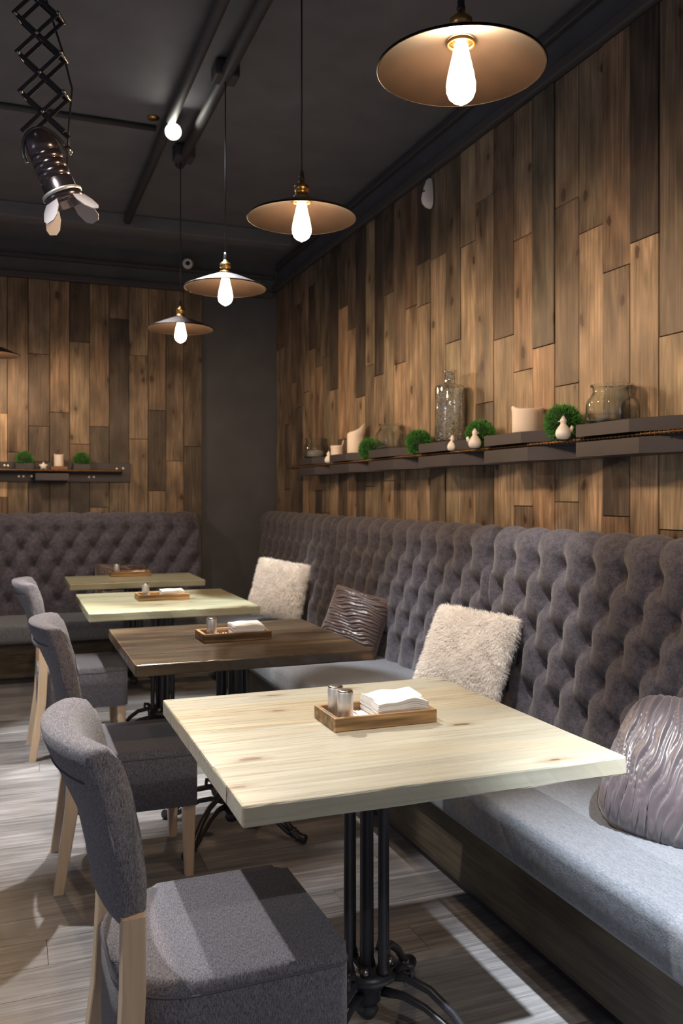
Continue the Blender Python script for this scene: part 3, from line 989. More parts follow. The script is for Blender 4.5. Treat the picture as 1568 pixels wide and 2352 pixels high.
# ------------------------------------------------------------------ bistro tables
def make_table(name, xr, yr, tones, seed, H=0.75, TH=0.04, n_boards=7):
    r_ = random.Random(seed)
    cx, cy = (xr[0] + xr[1]) / 2, (yr[0] + yr[1]) / 2
    w, dpt = xr[1] - xr[0], yr[1] - yr[0]
    t = place(name, None, None, (cx, cy, 0))
    bd = dpt / n_boards
    for k in range(n_boards):
        bm = box_bm(w, bd - 0.0002, TH)
        # subdivide along and roughen the long outer edges like a hand-planed slab
        ed = [e for e in bm.edges if abs(e.verts[0].co.x - e.verts[1].co.x) > 0.1]
        bmesh.ops.subdivide_edges(bm, edges=ed, cuts=28, use_grid_fill=True)
        first, last = k == 0, k == n_boards - 1
        be = []
        for e in bm.edges:
            a, b = e.verts[0].co, e.verts[1].co
            out_y = lambda v: (first and abs(v.y + bd / 2) < 2e-3) or (last and abs(v.y - bd / 2) < 2e-3)
            out_x = lambda v: abs(abs(v.x) - w / 2) < 1e-4
            tb = lambda v: abs(abs(v.z) - TH / 2) < 1e-4
            if (out_y(a) and out_y(b) and tb(a) and tb(b) and abs(a.z - b.z) < 1e-5 and abs(a.x - b.x) > 1e-4) or (out_x(a) and out_x(b) and tb(a) and abs(a.z - b.z) < 1e-5 and abs(a.y - b.y) > 1e-3):
                be.append(e)
            elif out_x(a) and out_x(b) and out_y(a) and out_y(b) and abs(a.z - b.z) > 1e-3:
                be.append(e)
        bmesh.ops.bevel(bm, geom=be, offset=0.0045, segments=2, profile=0.5, affect='EDGES')
        for v in bm.verts:
            if (first and v.co.y < -bd / 2 + 0.01) or (last and v.co.y > bd / 2 - 0.01):
                v.co.y += 0.0012 * math.sin(v.co.x * 23 + v.co.z * 90 + seed) + r_.uniform(-0.0006, 0.0006)
            if abs(v.co.x) > w / 2 - 0.01:
                v.co.x += r_.uniform(-0.0008, 0.0008)
        c = tones(k, r_)
        place('board', bm_mesh('board', bm, M['table'], False), t, (0, -dpt / 2 + bd * (k + 0.5), H - TH / 2), color=c)
    # cast-iron stand
    place('top_plate', box_me('top_plate', 0.42, 0.42, 0.012, M['iron'], 0.003), t, (0, 0, H - TH - 0.006))
    zt, zb = H - TH - 0.01, 0.165
    place('centre_column', lathe([(0.017, zb), (0.021, zb + 0.01), (0.017, zb + 0.02), (0.016, zt - 0.02), (0.022, zt)], 16, M['iron'], 'centre_column'), t)
    colm = lathe([(0.013, zb), (0.016, zb + 0.012), (0.0115, zb + 0.025), (0.0105, zt - 0.03), (0.015, zt - 0.01), (0.015, zt)], 14, M['iron'], 'column')
    for k in range(4):
        a = R(18) + k * PI / 2
        place('column', colm, t, (0.058 * math.cos(a), 0.058 * math.sin(a), 0))
    hub = place('hub', lathe([(0.020, 0.075), (0.034, 0.085), (0.030, 0.105), (0.045, 0.12), (0.06, 0.140), (0.078, 0.150), (0.080, 0.166), (0.05, 0.170)], 24, M['iron'], 'hub'), t)
    place('finial', lathe([(0.004, 0.035), (0.020, 0.042), (0.029, 0.06), (0.022, 0.078), (0.012, 0.085)], 18, M['iron'], 'finial'), hub)
    capn = lathe([(0.012, 0.0), (0.012, 0.012), (0.006, 0.02)], 10, M['steel_top'], 'cap_nut')
    for k in range(4):
        a = R(63) + k * PI / 2
        place('cap_nut', capn, hub, (0.055 * math.cos(a), 0.055 * math.sin(a), 0.166))
    # arched feet: an upper and a lower bar meeting in a ribbed toe
    up = [(0.045, 0, 0.150), (0.10, 0, 0.158), (0.16, 0, 0.140), (0.215, 0, 0.100), (0.255, 0, 0.055), (0.278, 0, 0.035)]
    lw = [(0.040, 0, 0.110), (0.095, 0, 0.112), (0.15, 0, 0.095), (0.205, 0, 0.062), (0.245, 0, 0.036), (0.275, 0, 0.028)]
    sc_ = [(0.07, 0, 0.158), (0.095, 0, 0.185), (0.115, 0, 0.185), (0.118, 0, 0.165), (0.105, 0, 0.160)]
    fv, ff = join_vf([tube_vf(up, [0.013, 0.011, 0.0105, 0.0105, 0.011, 0.013], 10), tube_vf(lw, [0.012, 0.010, 0.009, 0.009, 0.010, 0.013], 10), tube_vf(sc_, [0.009, 0.009, 0.008, 0.007, 0.006], 8)])
    foot = mesh('foot', fv, ff, M['iron'], True)
    toe = mesh('toe', *tube_vf([(0.262, 0, 0.048), (0.266, 0, 0.044), (0.274, 0, 0.036), (0.279, 0, 0.032), (0.285, 0, 0.028), (0.290, 0, 0.024), (0.298, 0, 0.021), (0.318, 0, 0.019), (0.324, 0, 0.018)], [0.014, 0.019, 0.014, 0.020, 0.014, 0.020, 0.016, 0.018, 0.012], 10), M['iron'], True)
    for k in range(4):
        fo = place('foot', foot, t, (0, 0, 0), (0, 0, R(45) + k * PI / 2))
        place('toe', toe, fo)
    return t


def tone_olive(k, r_):
    b = np.array((0.45, 0.435, 0.355)) * r_.uniform(0.93, 1.07)
    if k in (4, 5):
        b = b * np.array((1.0, 0.93, 0.84))
    return b


def tone_dark(k, r_):
    return np.array((0.060, 0.044, 0.030)) * r_.uniform(0.85, 1.2)


def tone_green(k, r_):
    return np.array((0.40, 0.41, 0.29)) * r_.uniform(0.92, 1.08)


tabs = [((0.39, 1.235), (1.52, 2.39), tone_olive, 'pale olive-stained square table nearest the camera on a black iron stand'),
        ((0.385, 1.232), (2.90, 3.73), tone_dark, 'dark brown stained square table, second from the camera'),
        ((0.347, 1.178), (4.235, 5.10), tone_green, 'pale green-stained table, third from the camera, lit from above'),
        ((0.35, 1.205), (5.67, 6.22), tone_green, 'small farthest olive table standing before the back bench')]
for i, (xr, yr, tf, lab) in enumerate(tabs):
    o = make_table('bistro_table', xr, yr, tf, i + 3)
    tag(o, lab, 'table', 'wooden bistro tables')

# ------------------------------------------------------------------ trays and what they hold
def make_tray():
    t = place('wooden_tray', None)
    L_, Wd, Hh = 0.268, 0.150, 0.032
    place('bottom', box_me('bottom', L_ - 0.016, Wd - 0.016, 0.008, M['tray'], 0.001), t, (0, 0, 0.005), color=(0.42, 0.26, 0.13))
    cl = (0.40, 0.235, 0.105)
    for s_ in (-1, 1):
        place('long_side', box_me('long_side', L_, 0.013, Hh, M['tray'], 0.002, 2), t, (0, s_ * (Wd / 2 - 0.0065), Hh / 2), color=cl)
        place('short_side', box_me('short_side', 0.013, Wd - 0.027, Hh, M['tray'], 0.002, 2), t, (s_ * (L_ / 2 - 0.0065), 0, Hh / 2), color=cl)
    return t


def make_shaker():
    t = place('salt_shaker', None)
    place('body', lathe([(0.0185, 0.0), (0.0195, 0.001), (0.0195, 0.072), (0.0185, 0.074)], 32, M['steel'], 'body'), t)
    cp = place('lid', lathe([(0.0188, 0.0735), (0.0180, 0.0765), (0.010, 0.0772)], 32, M['steel_top'], 'lid'), t)
    hole = lathe([(0.0014, 0.0), (0.0014, 0.0006)], 8, M['cord'], 'hole')
    for k in range(7):
        a = k * PI / 3
        r_ = 0.0 if k == 6 else 0.008
        place('hole', hole, cp, (r_ * math.cos(a), r_ * math.sin(a), 0.077))
    return t


def make_napkins(layers, w, d_, seed, wav=0.005, tilt=0.0):
    t = place('napkin_stack', None)
    r_ = np.random.default_rng(seed)
    n = 15
    z = 0.0
    g = np.linspace(-1, 1, n)
    U, V_ = np.meshgrid(g, g, indexing='ij')
    th = 0.0042
    for k in range(layers):
        fr_ = k / max(layers - 1, 1)
        H = wav * fr_ * (np.sin(U * 2.3 + 0.8) * 0.6 + np.sin(U * 5 + V_ * 1.7 + k * 0.12) * 0.35 + 0.5 * np.abs(U) ** 3 * np.sign(V_ + 0.3))
        ww, dd = w * (1 - 0.02 * r_.random()), d_ * (1 - 0.02 * r_.random())
        ox, oy = r_.normal(0, 0.0012, 2)
        X, Y = U * ww / 2 + ox, V_ * dd / 2 + oy
        top = np.stack([X, Y, z + th * 0.93 + H - tilt * fr_ * U], -1).reshape(-1, 3)
        bot = np.stack([X, Y, z + H - tilt * fr_ * U], -1).reshape(-1, 3)
        F = list(map(tuple, grid_faces(n, n)))
        Fb = [tuple(q_[::-1] + n * n) for q_ in grid_faces(n, n)]
        side = []
        ring = [i * n for i in range(n)] + [(n - 1) * n + j for j in range(1, n)] + [i * n + n - 1 for i in range(n - 2, -1, -1)] + [j for j in range(n - 2, 0, -1)]
        for a, b in zip(ring, ring[1:] + ring[:1]):
            side.append((a, a + n * n, b + n * n, b))
        me = mesh('napkin', np.concatenate([top, bot]), F + Fb + side, M['napkin'], False)
        place('napkin', me, t, (0, 0, z * 0))
        z += th
    return t


def make_stick():
    return mesh('toothpick_packet', *tube_vf([(0, -0.045, 0), (0, 0.045, 0)], 0.0024, 6), M['napkin'], False)


TRAY0, SH0, ST0 = make_tray(), make_shaker(), make_stick()
ntray = ['nearest pale olive table', 'dark brown table', 'third pale green table', 'farthest olive table']
spots = [(0.848, 1.988, 0), (0.815, 3.318, 1), (0.765, 4.705, 1), (0.775, 6.125, 0.5)]
for i, (tx, ty, rz) in enumerate(spots):
    zt = 0.7503
    tr = TRAY0 if i == 0 else copy_tree(TRAY0)
    tr.location = (tx, ty, zt)
    tr.rotation_euler = (0, 0, R(rz))
    tag(tr, 'charred wooden condiment tray on the ' + ntray[i], 'tray', 'wooden condiment trays')
    zi = zt + 0.0092
    shk = [(-0.094, 0.028, 'rear'), (-0.089, -0.026, 'front')] if i == 0 else [(-0.090, -0.020, None)]
    for j, (sx, sy, which) in enumerate(shk):
        s_ = SH0 if (i, j) == (0, 0) else copy_tree(SH0)
        s_.location = (tx + sx, ty + sy, zi)
        tag(s_, ('%s of the two brushed steel shakers on the nearest table' % which) if which else 'brushed steel shaker in the tray on the ' + ntray[i], 'shaker', 'steel shakers')
    nk = [(11, 0.135, 0.122, 0.007), (11, 0.120, 0.118, 0.003), (9, 0.120, 0.115, 0.003), (4, 0.11, 0.11, 0.006)][i]
    ns_ = make_napkins(nk[0], nk[1], nk[2], i, nk[3], tilt=0.001)
    ns_.location = (tx + 0.052, ty, zi)
    ns_.rotation_euler = (0, 0, R(-1))
    tag(ns_, 'stack of white paper napkins in the tray on the ' + ntray[i], 'napkins', 'napkin stacks')
    for k in range(11 if i < 3 else 5):
        o = place('toothpick_packet', ST0, None, (tx - 0.064 + k * 0.0049, ty + random.uniform(-0.006, 0.006), zi + 0.0026 + (k % 2) * 0.002), (0, 0, R(random.uniform(-3, 3))))
        tag(o, 'thin white paper-wrapped toothpick lying in the tray on the ' + ntray[i], 'toothpick', 'wrapped toothpicks on the ' + ntray[i])

# ------------------------------------------------------------------ chairs
def round_poly(x0, x1, hw, rb, rf, n=8):
    """plan of the seat: back corners radius rb, front corners radius rf"""
    pts = []
    for cx, cy, r, a0 in ((x1 - rf, hw - rf, rf, 0), (x0 + rb, hw - rb, rb, 90), (x0 + rb, -hw + rb, rb, 180), (x1 - rf, -hw + rf, rf, 270)):
        for k in range(n + 1):
            a = R(a0 + 90 * k / n)
            pts.append((cx + r * math.cos(a), cy + r * math.sin(a)))
    return pts


def make_chair(name):
    t = place(name, None)
    poly = round_poly(-0.205, 0.225, 0.21, 0.135, 0.03)
    me = prism(poly, 0.245, 0.445, M['chair'], 'seat', 0.022, 4, True)
    seat = place('seat', me, t)
    inset = [(x_ * 0.985 + 0.0002, y_ * 0.985) for x_, y_ in poly]
    place('seam', tube([(x_ * 1.003, y_ * 1.003, 0.420) for x_, y_ in poly + poly[:1]], 0.0022, M['seam'], 6), seat)
    # backrest: thick shell wrapped in plan, rolled over at the top
    nu, nw = 30, 24
    V = []
    for i in range(nu + 1):
        f = -1 + 2 * i / nu
        ring = []
        for j in range(nw):
            a = 2 * PI * j / nw
            # cross-section in (thickness, height): a rounded slab, fatter at the top
            ca, sa = math.cos(a), math.sin(a)
            e = 0.35
            cx = math.copysign(abs(ca) ** e, ca)
            sz = math.copysign(abs(sa) ** (0.55), sa)
            zmid, zh = 0.715, 0.165
            z_ = zmid + zh * sz
            hz = (z_ - 0.55) / 0.33
            halfw = 0.198 + 0.014 * hz - 0.010 * max(0, 0.25 - hz)
            bulge = 0.028 + 0.030 * hz
            tilt = -0.062 * hz ** 1.15 if hz > 0 else 0
            th = (0.027 + 0.013 * max(0, min(1, (hz - 0.5) / 0.4))) * (1 - 0.10 * abs(f) ** 6)
            # gentle belly in the side view
            belly = 0.018 * math.sin(PI * min(max(hz, 0), 1))
            xx_ = -0.180 + tilt + belly - bulge * (1 - abs(f) ** 2.1)
            # direction of thickness follows the arc
            slope = bulge * 2.1 * abs(f) ** 1.1 / max(halfw, 1e-3)
            nx, ny_ = 1 / math.hypot(1, slope), -math.copysign(slope, f) / math.hypot(1, slope)
            yy_ = f * (halfw - 0.004)
            droop = -0.004 * (abs(f) ** 3) * (1 if sz > 0 else 0) + 0.02 * (1 - abs(f) ** 3) * (1 if sz < 0 else 0) * (0)
            V.append((xx_ + nx * th * cx, yy_ + ny_ * th * cx, z_ + droop))
    F = []
    for i in range(nu):
        for j in range(nw):
            j2 = (j + 1) % nw
            F.append((i * nw + j, i * nw + j2, (i + 1) * nw + j2, (i + 1) * nw + j))
    F.append(tuple(range(nw)))
    F.append(tuple(reversed(range(nu * nw, (nu + 1) * nw))))
    bm = bmesh.new()
    vs = [bm.verts.new(v) for v in V]
    for f_ in F:
        bm.faces.new([vs[i] for i in f_])
    bm.edges.ensure_lookup_table()
    bm.faces.ensure_lookup_table()
    caps = [f_ for f_ in bm.faces if len(f_.verts) == nw]
    eds = list({e for f_ in caps for e in f_.edges})
    bmesh.ops.bevel(bm, geom=eds, offset=0.010, segments=3, profile=0.5, affect='EDGES')
    back = place('backrest', bm_mesh('backrest', bm, M['chair'], True), t)
    # seam under the roll, on the outer side
    pts = []
    for i in range(2, nu - 1):
        f = -1 + 2 * i / nu
        hz = 0.80
        z_ = 0.55 + 0.33 * hz
        halfw = 0.198 + 0.014 * hz
        bulge = 0.028 + 0.030 * hz
        th = 0.027 + 0.013 * 0.75
        slope = bulge * 2.1 * abs(f) ** 1.1 / halfw
        nx, ny_ = 1 / math.hypot(1, slope), -math.copysign(slope, f) / math.hypot(1, slope)
        xx_ = -0.180 - 0.062 * hz ** 1.15 + 0.018 * math.sin(PI * hz) - bulge * (1 - abs(f) ** 2.1)
        pts.append((xx_ - nx * (th + 0.0005), f * (halfw - 0.004) - ny_ * (th + 0.0005), z_))
    place('seam', tube(pts, 0.0015, M['seam'], 6), back)

    def post(pts_, sizes):
        bm_ = bmesh.new()
        rings = []
        for (x_, y_, z_), s_ in zip(pts_, sizes):
            h_ = s_ / 2
            rings.append([bm_.verts.new((x_ + a, y_ + b, z_)) for a, b in ((-h_, -h_), (h_, -h_), (h_, h_), (-h_, h_))])
        for r0, r1 in zip(rings, rings[1:]):
            for k in range(4):
                bm_.faces.new((r0[k], r0[(k + 1) % 4], r1[(k + 1) % 4], r1[k]))
        bm_.faces.new(list(reversed(rings[0]))); bm_.faces.new(rings[-1])
        ed_ = [e for e in bm_.edges if abs(e.verts[0].co.z - e.verts[1].co.z) > 0.01]
        bmesh.ops.bevel(bm_, geom=ed_, offset=0.004, segments=2, profile=0.5, affect='EDGES')
        return bm_mesh('leg', bm_, M['leg'])

    lc = (0.66, 0.50, 0.35)
    for s_ in (-1, 1):
        place('leg', post([(0.195, s_ * 0.178, 0.25), (0.197, s_ * 0.180, 0.0)], (0.044, 0.030)), t, color=lc)
        place('leg', post([(-0.182, s_ * 0.189, 0.575), (-0.182, s_ * 0.189, 0.44), (-0.190, s_ * 0.187, 0.28), (-0.232, s_ * 0.180, 0.0)], (0.040, 0.042, 0.042, 0.034)), t, color=lc)
    return t


ch = make_chair('dining_chair')
chairs = [((0.380, 1.745), 1.0, 'grey upholstered dining chair nearest the camera, at the pale olive table'),
          ((0.385, 3.175), -1.0, 'grey upholstered dining chair at the dark brown table'),
          ((0.335, 4.705), 0.5, 'farthest grey upholstered dining chair, at the pale green table')]
for i, ((x_, y_), rz, lab) in enumerate(chairs):
    o = ch if i == 0 else copy_tree(ch)
    o.location = (x_, y_, 0)
    o.rotation_euler = (0, 0, R(rz))
    tag(o, lab, 'chair', 'grey upholstered dining chairs')

# ------------------------------------------------------------------ shelves
def trap(L_, D, m, h, name):
    """box with a slanting near end: local x along the shelf (0 = far end), y out of the wall (negative)"""
    poly = [(0, 0), (0, -D), (-0.30 * L_ / 0.6, -D), (-L_, -D * 0.25), (-L_, 0)]
    return prism(poly, 0, h, m, name)


SZ = 1.500
t = thing('wall_shelf', 'long dark brown shelf of stacked boxes and a ribbed rod on the right plank wall', 'shelf', (XW - 0.002, 4.6, SZ))
# local: +x of the shelf runs away from the camera; shelf faces -X world
t.rotation_euler = (0, 0, R(0))
starts = [2.655, 3.31, 3.96, 4.61, 5.265, 5.90]


def wbox(poly, z0, z1, m, name):
    return prism(poly, z0, z1, m, name)


sb = place('shelf_board', box_me('shelf_board', 0.115, 4.35, 0.014, M['shelf'], 0.001), t, (-0.0575, -0.58, 0.007))
for ys in starts:
    y0 = ys - 4.6
    def poly(D, L_, flat):
        return [(0.0, y0), (-D, y0), (-D, y0 - flat), (-D * 0.30, y0 - L_), (0.0, y0 - L_)]
    place('upper_box', prism(poly(0.150, 0.57, 0.29), 0.019, 0.064, M['shelf'], 'upper_box', 0.0015, 1), t)
    place('lower_box', prism(poly(0.150, 0.63, 0.34), -0.054, 0.0, M['shelf'], 'lower_box', 0.0015, 1), t)
zz = np.arange(-2.75, 1.62, 0.0036)
place('ribbed_rod', tube([(-0.128, v, 0.0095) for v in zz], [0.0085 if i % 6 < 2 else 0.0042 for i in range(len(zz))], M['rebar'], 6), t)
bolt = lathe([(0.011, 0.0), (0.011, 0.004), (0.006, 0.007)], 14, M['steel'], 'bolt')
for yb in (2.78, 2.74, 3.42):
    place('bolt', bolt, t, (-0.028, yb - 4.6 - 0.05, -0.03), (0, R(-90), 0))
UP, SHF = SZ + 0.0645, SZ + 0.0165

SZB = 1.482
t = thing('wall_shelf', 'dark shelf with steel bolts on the back plank wall', 'shelf', (0.2, YB - 0.002, SZB))
place('shelf_board', box_me('shelf_board', 1.35, 0.115, 0.014, M['shelf'], 0.001), t, (-0.05, -0.0575, 0.007))
place('backboard', box_me('backboard', 1.50, 0.018, 0.15, M['shelf'], 0.002), t, (-0.06, -0.009, 0.0))
place('ribbed_rod', tube([(v, -0.122, 0.010) for v in np.arange(-0.72, 0.62, 0.009)], [0.0058 if i % 3 else 0.0078 for i in range(len(np.arange(-0.72, 0.62, 0.009)))], M['rebar'], 8), t)
for xb, wb, zb, hb in ((-0.50, 0.30, -0.062, 0.055), (0.10, 0.24, -0.066, 0.055), (-0.62, 0.20, 0.02, 0.05)):
    place('lower_box' if zb < 0 else 'upper_box', box_me('box', wb, 0.11, hb, M['shelf'], 0.002), t, (xb, -0.055 - 0.02, zb + hb / 2))
for xb, zb in ((-0.215, 0.045), (-0.19, 0.043), (0.605, 0.030), (0.655, 0.032), (-0.115, -0.034), (-0.083, -0.034), (-0.025, -0.032), (0.010, -0.032), (0.395, -0.036), (0.43, -0.036)):
    place('bolt', bolt, t, (xb - 0.02, -0.018, zb), (R(90), 0, 0))

# ------------------------------------------------------------------ shelf objects
def jar(name, prof, n, m, th=0.004):
    inner = [(max(r - th, 0.001), z) for r, z in reversed(prof[1:])]
    inner = [(r, max(z, prof[0][1] + 0.006)) for r, z in inner]
    return lathe(prof + inner, n, m, name, True)


def jar_prof(R_, H, neck, nh):
    return [(R_ * 0.6, 0.0), (R_ * 0.92, 0.002), (R_, 0.014), (R_ * 1.0, H * 0.30), (R_ * 0.995, H * 0.50), (R_ * 0.95, H * 0.60), (R_ * 0.84, H * 0.68), (neck + 0.004, H - nh), (neck, H - nh + 0.006), (neck, H - 0.010), (neck + 0.008, H - 0.007), (neck + 0.008, H - 0.001), (neck + 0.004, H)]


def jar_thing(label, loc, R_, H, neck, nh, m, fill=None):
    o = tag(place('glass_jar', jar('glass_jar', jar_prof(R_, H, neck, nh), 40, m), None, loc), label, 'jar', 'glass jars on the shelf')
    return o


SXI = XW - 0.078
jar_thing('wide clear glass jar at the near end of the shelf, beside the largest grass ball', (SXI, 2.545, UP), 0.091, 0.136, 0.068, 0.036, M['glass'])
tag(place('candle', lathe([(0.02, 0.0), (0.02, 0.022), (0.004, 0.024)], 16, M['wax'], 'candle'), None, (SXI - 0.01, 2.58, UP + 0.0075)), 'small white tealight candle inside the wide near jar', 'candle')
jar_thing('clear glass jar in the middle of the shelf beside the tall candle', (SXI, 4.47, UP), 0.088, 0.142, 0.060, 0.034, M['glass'])
jar_thing('small glass jar with white filling at the far end of the shelf', (SXI, 5.75, UP), 0.086, 0.140, 0.068, 0.034, M['glass'])
tag(place('candle', lathe([(0.055, 0.0), (0.057, 0.03), (0.05, 0.045), (0.01, 0.05)], 20, M['wax'], 'candle'), None, (SXI, 5.75, UP + 0.0075)), 'white candle wax inside the far small jar', 'candle')
bp_ = [(0.04, 0.0), (0.066, 0.002), (0.072, 0.012), (0.073, 0.14), (0.073, 0.262), (0.070, 0.272), (0.060, 0.276), (0.030, 0.280), (0.025, 0.290), (0.025, 0.338), (0.034, 0.342), (0.034, 0.348), (0.028, 0.350)]
tag(place('glass_bottle', jar('glass_bottle', bp_, 40, M['mercury']), None, (SXI, 3.765, UP)), 'tall cylindrical speckled glass bottle with narrow neck on the shelf', 'bottle')


def candle(label, loc, r, h, rim, m=None, parent=None):
    n = 28
    V, F = [], []
    levels = [(0.97, 0.0), (1.0, 0.006), (1.0, 0.3), (1.0, 0.65), (1.0, 0.9)]
    for fr_, z_ in levels:
        for i in range(n):
            a = 2 * PI * i / n
            V.append((r * fr_ * math.cos(a), r * fr_ * math.sin(a), z_ * h if z_ > 0.01 else z_))
    for fr_, dz in ((1.0, 0.0), (0.94, 0.006), (0.82, 0.0), (0.66, -0.012), (0.2, -0.016)):
        for i in range(n):
            a = 2 * PI * i / n
            up_, out_ = rim(a)
            k_ = max(0, (fr_ - 0.6) / 0.4)
            V.append(((r * fr_ + out_ * k_) * math.cos(a), (r * fr_ + out_ * k_) * math.sin(a), h + dz + up_ * k_ + (up_ * 0.35 if k_ == 0 else 0)))
    k = len(levels) + 5
    for j in range(k - 1):
        for i in range(n):
            F.append((j * n + i, j * n + (i + 1) % n, (j + 1) * n + (i + 1) % n, (j + 1) * n + i))
    F += [tuple(reversed(range(n))), tuple((k - 1) * n + i for i in range(n))]
    o = place('candle', mesh('candle', V, F, M['wax'], True), None, loc)
    place('wick', tube([(0, 0, h - 0.02), (0.001, 0, h - 0.004), (0.003, 0.001, h + 0.002)], 0.0012, M['cord'], 6), o)
    return tag(o, label, 'candle')


g = lambda a, c, w_: math.exp(-((((a - c + PI) % (2 * PI)) - PI) / w_) ** 2)
candle('thick ivory candle with a rim melted outward on the second nearest shelf box', (SXI, 3.10, UP), 0.056, 0.094,
       lambda a: (0.010 * g(a, R(-20), 0.6) + 0.017 * g(a, R(165), 0.45), 0.022 * g(a, R(-20), 0.6) + 0.003 * g(a, R(160), 0.6)))
candle('tall ivory candle with a sloping melted top on the shelf', (SXI, 5.00, UP), 0.052, 0.128,
       lambda a: (0.058 * g(a, R(-30), 1.0) - 0.012 * g(a, R(150), 0.9), 0.004 * g(a, R(-30), 0.8)))
candle('short ivory candle with one raised wax horn at the far end of the shelf', (SXI - 0.01, 5.30, SHF + 0.001), 0.040, 0.105,
       lambda a: (0.045 * g(a, R(-25), 0.4), 0.004))


def grass_ball(label, loc, r, seed, count=2600):
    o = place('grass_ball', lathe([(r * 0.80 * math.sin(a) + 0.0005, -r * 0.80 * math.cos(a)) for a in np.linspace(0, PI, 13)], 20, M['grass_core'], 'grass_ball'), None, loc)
    r_ = np.random.default_rng(seed)
    D = r_.normal(0, 1, (count, 3)); D /= np.linalg.norm(D, axis=1, keepdims=True)
    P = D * r * 0.76
    D2 = D + r_.normal(0, 0.33, (count, 3)); D2 /= np.linalg.norm(D2, axis=1, keepdims=True)
    L_ = r * r_.uniform(0.20, 0.36, count)[:, None]
    side = np.cross(D2, r_.normal(0, 1, (count, 3))); side /= np.linalg.norm(side, axis=1, keepdims=True)
    w = 0.0012
    P1 = P + D2 * L_ * 0.6
    P2 = P + D2 * L_ + r_.normal(0, 0.15, (count, 3)) * L_
    V = np.stack([P - side * w, P + side * w, P1 - side * w, P1 + side * w, P2], 1).reshape(-1, 3)
    i = np.arange(count)[:, None] * 5
    F = np.concatenate([i + np.array((0, 1, 3)), i + np.array((0, 3, 2)), i + np.array((2, 3, 4))])
    b = place('blades', np_mesh('blades', V, F, M['grass'], smooth=False), o)
    b['kind'] = 'stuff'
    return tag(o, label, 'decoration', 'artificial grass balls')


grass_ball('largest green artificial grass ball on the shelf, beside the wide near jar', (2.000, 2.835, SHF + 0.068), 0.076, 1)
grass_ball('green grass ball on the shelf between the speckled bottle and the thick candle', (1.999, 3.465, SHF + 0.064), 0.071, 2)
grass_ball('green grass ball on the shelf, left of the tall speckled bottle', (1.999, 4.10, SHF + 0.064), 0.072, 3)
grass_ball('green grass ball on the shelf, right of the tall sloping candle', (1.999, 4.765, SHF + 0.062), 0.070, 4)


def bird(label, loc, s=1.0, rz=0.0):
    prof = [(0.010, 0.0), (0.020, 0.002), (0.0265, 0.012), (0.0275, 0.022), (0.024, 0.034), (0.016, 0.045), (0.0105, 0.052), (0.0095, 0.056), (0.0115, 0.062), (0.011, 0.069), (0.006, 0.075), (0.001, 0.077)]
    o = place('bird_figurine', lathe([(r * s, z * s) for r, z in prof], 20, M['ceramic'], 'bird_figurine'), None, loc, (0, 0, rz))
    place('tail', tube([(0.018 * s, 0, 0.026 * s), (0.028 * s, 0, 0.034 * s), (0.031 * s, 0, 0.043 * s), (0.027 * s, 0, 0.047 * s)], [0.010 * s, 0.0085 * s, 0.006 * s, 0.003 * s], M['ceramic'], 8), o)
    place('beak', tube([(-0.008 * s, 0, 0.064 * s), (-0.018 * s, 0, 0.062 * s)], [0.004 * s, 0.001 * s], M['ceramic'], 6), o)
    place('comb', tube([(-0.005 * s, 0, 0.074 * s), (0.0, 0, 0.081 * s), (0.006 * s, 0, 0.073 * s)], [0.003 * s, 0.0035 * s, 0.003 * s], M['ceramic'], 6), o)
    return tag(o, label, 'figurine', 'white ceramic birds')


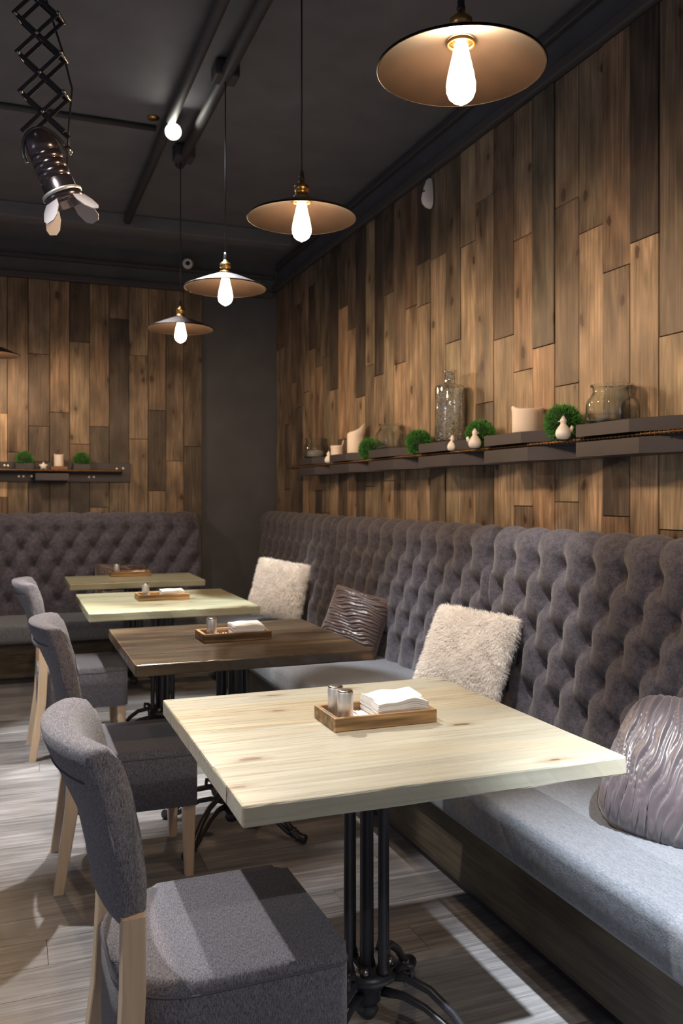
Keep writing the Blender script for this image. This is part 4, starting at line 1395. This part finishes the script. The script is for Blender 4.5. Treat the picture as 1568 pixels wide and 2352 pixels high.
bird('white ceramic bird in front of the largest grass ball', (1.930, 2.735, SHF), 1.06, R(-21))
bird('white ceramic bird in front of the grass ball beside the thick candle', (1.930, 3.395, SHF), 1.06, R(160))
bird('white ceramic bird in front of the tall speckled bottle', (1.950, 3.640, SHF), 0.92, R(-21))
bird('white ceramic bird half hidden at the far end of the shelf by the short candle', (1.950, 5.345, SHF), 0.95, R(-21))

# back shelf
SB = SZB + 0.0145
yb_ = YB - 0.065
for xg, lab, sd in ((0.105, 'left dark green grass dome in a box on the back shelf', 11), (0.515, 'right dark green grass dome in a box on the back shelf', 12)):
    t = thing('grass_pot', lab, 'decoration', (xg, yb_, SB), group='grass domes on the back shelf')
    place('pot', box_me('pot', 0.125, 0.10, 0.048, M['shelf'], 0.002), t, (0, 0, 0.0245))
    g0 = grass_ball('x', (0, 0, 0), 0.066, sd, 1500)
    for k_ in ('label', 'category', 'group'):
        del g0[k_]
    g0.name = 'foliage'
    g0.parent = t
    g0.location = (0, 0, 0.078)
t = thing('wooden_block', 'reddish brown wooden block under the back shelf candle', 'block', (0.352, yb_ - 0.005, SB))
place('slab', box_me('slab', 0.118, 0.09, 0.026, M['block'], 0.002, 2), t, (0, 0, 0.0131))
candle('cream candle on a wooden block on the back shelf', (0.350, yb_ - 0.005, SB + 0.0265), 0.036, 0.085, lambda a: (0.010 * g(a, R(170), 0.5) + 0.010 * g(a, R(0), 0.4), 0.0))
bm = bmesh.new()
star = []
for k in range(10):
    a = PI / 2 + k * PI / 5
    rr = 0.034 if k % 2 == 0 else 0.019
    star.append((rr * math.cos(a), rr * math.sin(a)))
lo = [bm.verts.new((x_, -0.009, z_)) for x_, z_ in star]; hi = [bm.verts.new((x_, 0.009, z_)) for x_, z_ in star]
cf = bm.verts.new((0, -0.018, 0)); cb = bm.verts.new((0, 0.018, 0))
for k in range(10):
    k2 = (k + 1) % 10
    bm.faces.new((lo[k], lo[k2], hi[k2], hi[k]))
    bm.faces.new((cf, lo[k2], lo[k]))
    bm.faces.new((cb, hi[k], hi[k2]))
tag(place('star_figurine', bm_mesh('star_figurine', bm, M['ceramic'], True), None, (0.238, yb_ - 0.03, SB + 0.0275)), 'white star-shaped figurine on the back shelf', 'figurine')

for o in bpy.data.objects:              # no tree may stay unlinked from its parent's motion
    if o.type == 'MESH' and o.data is not None:
        o.data.name = o.name.split('.')[0]
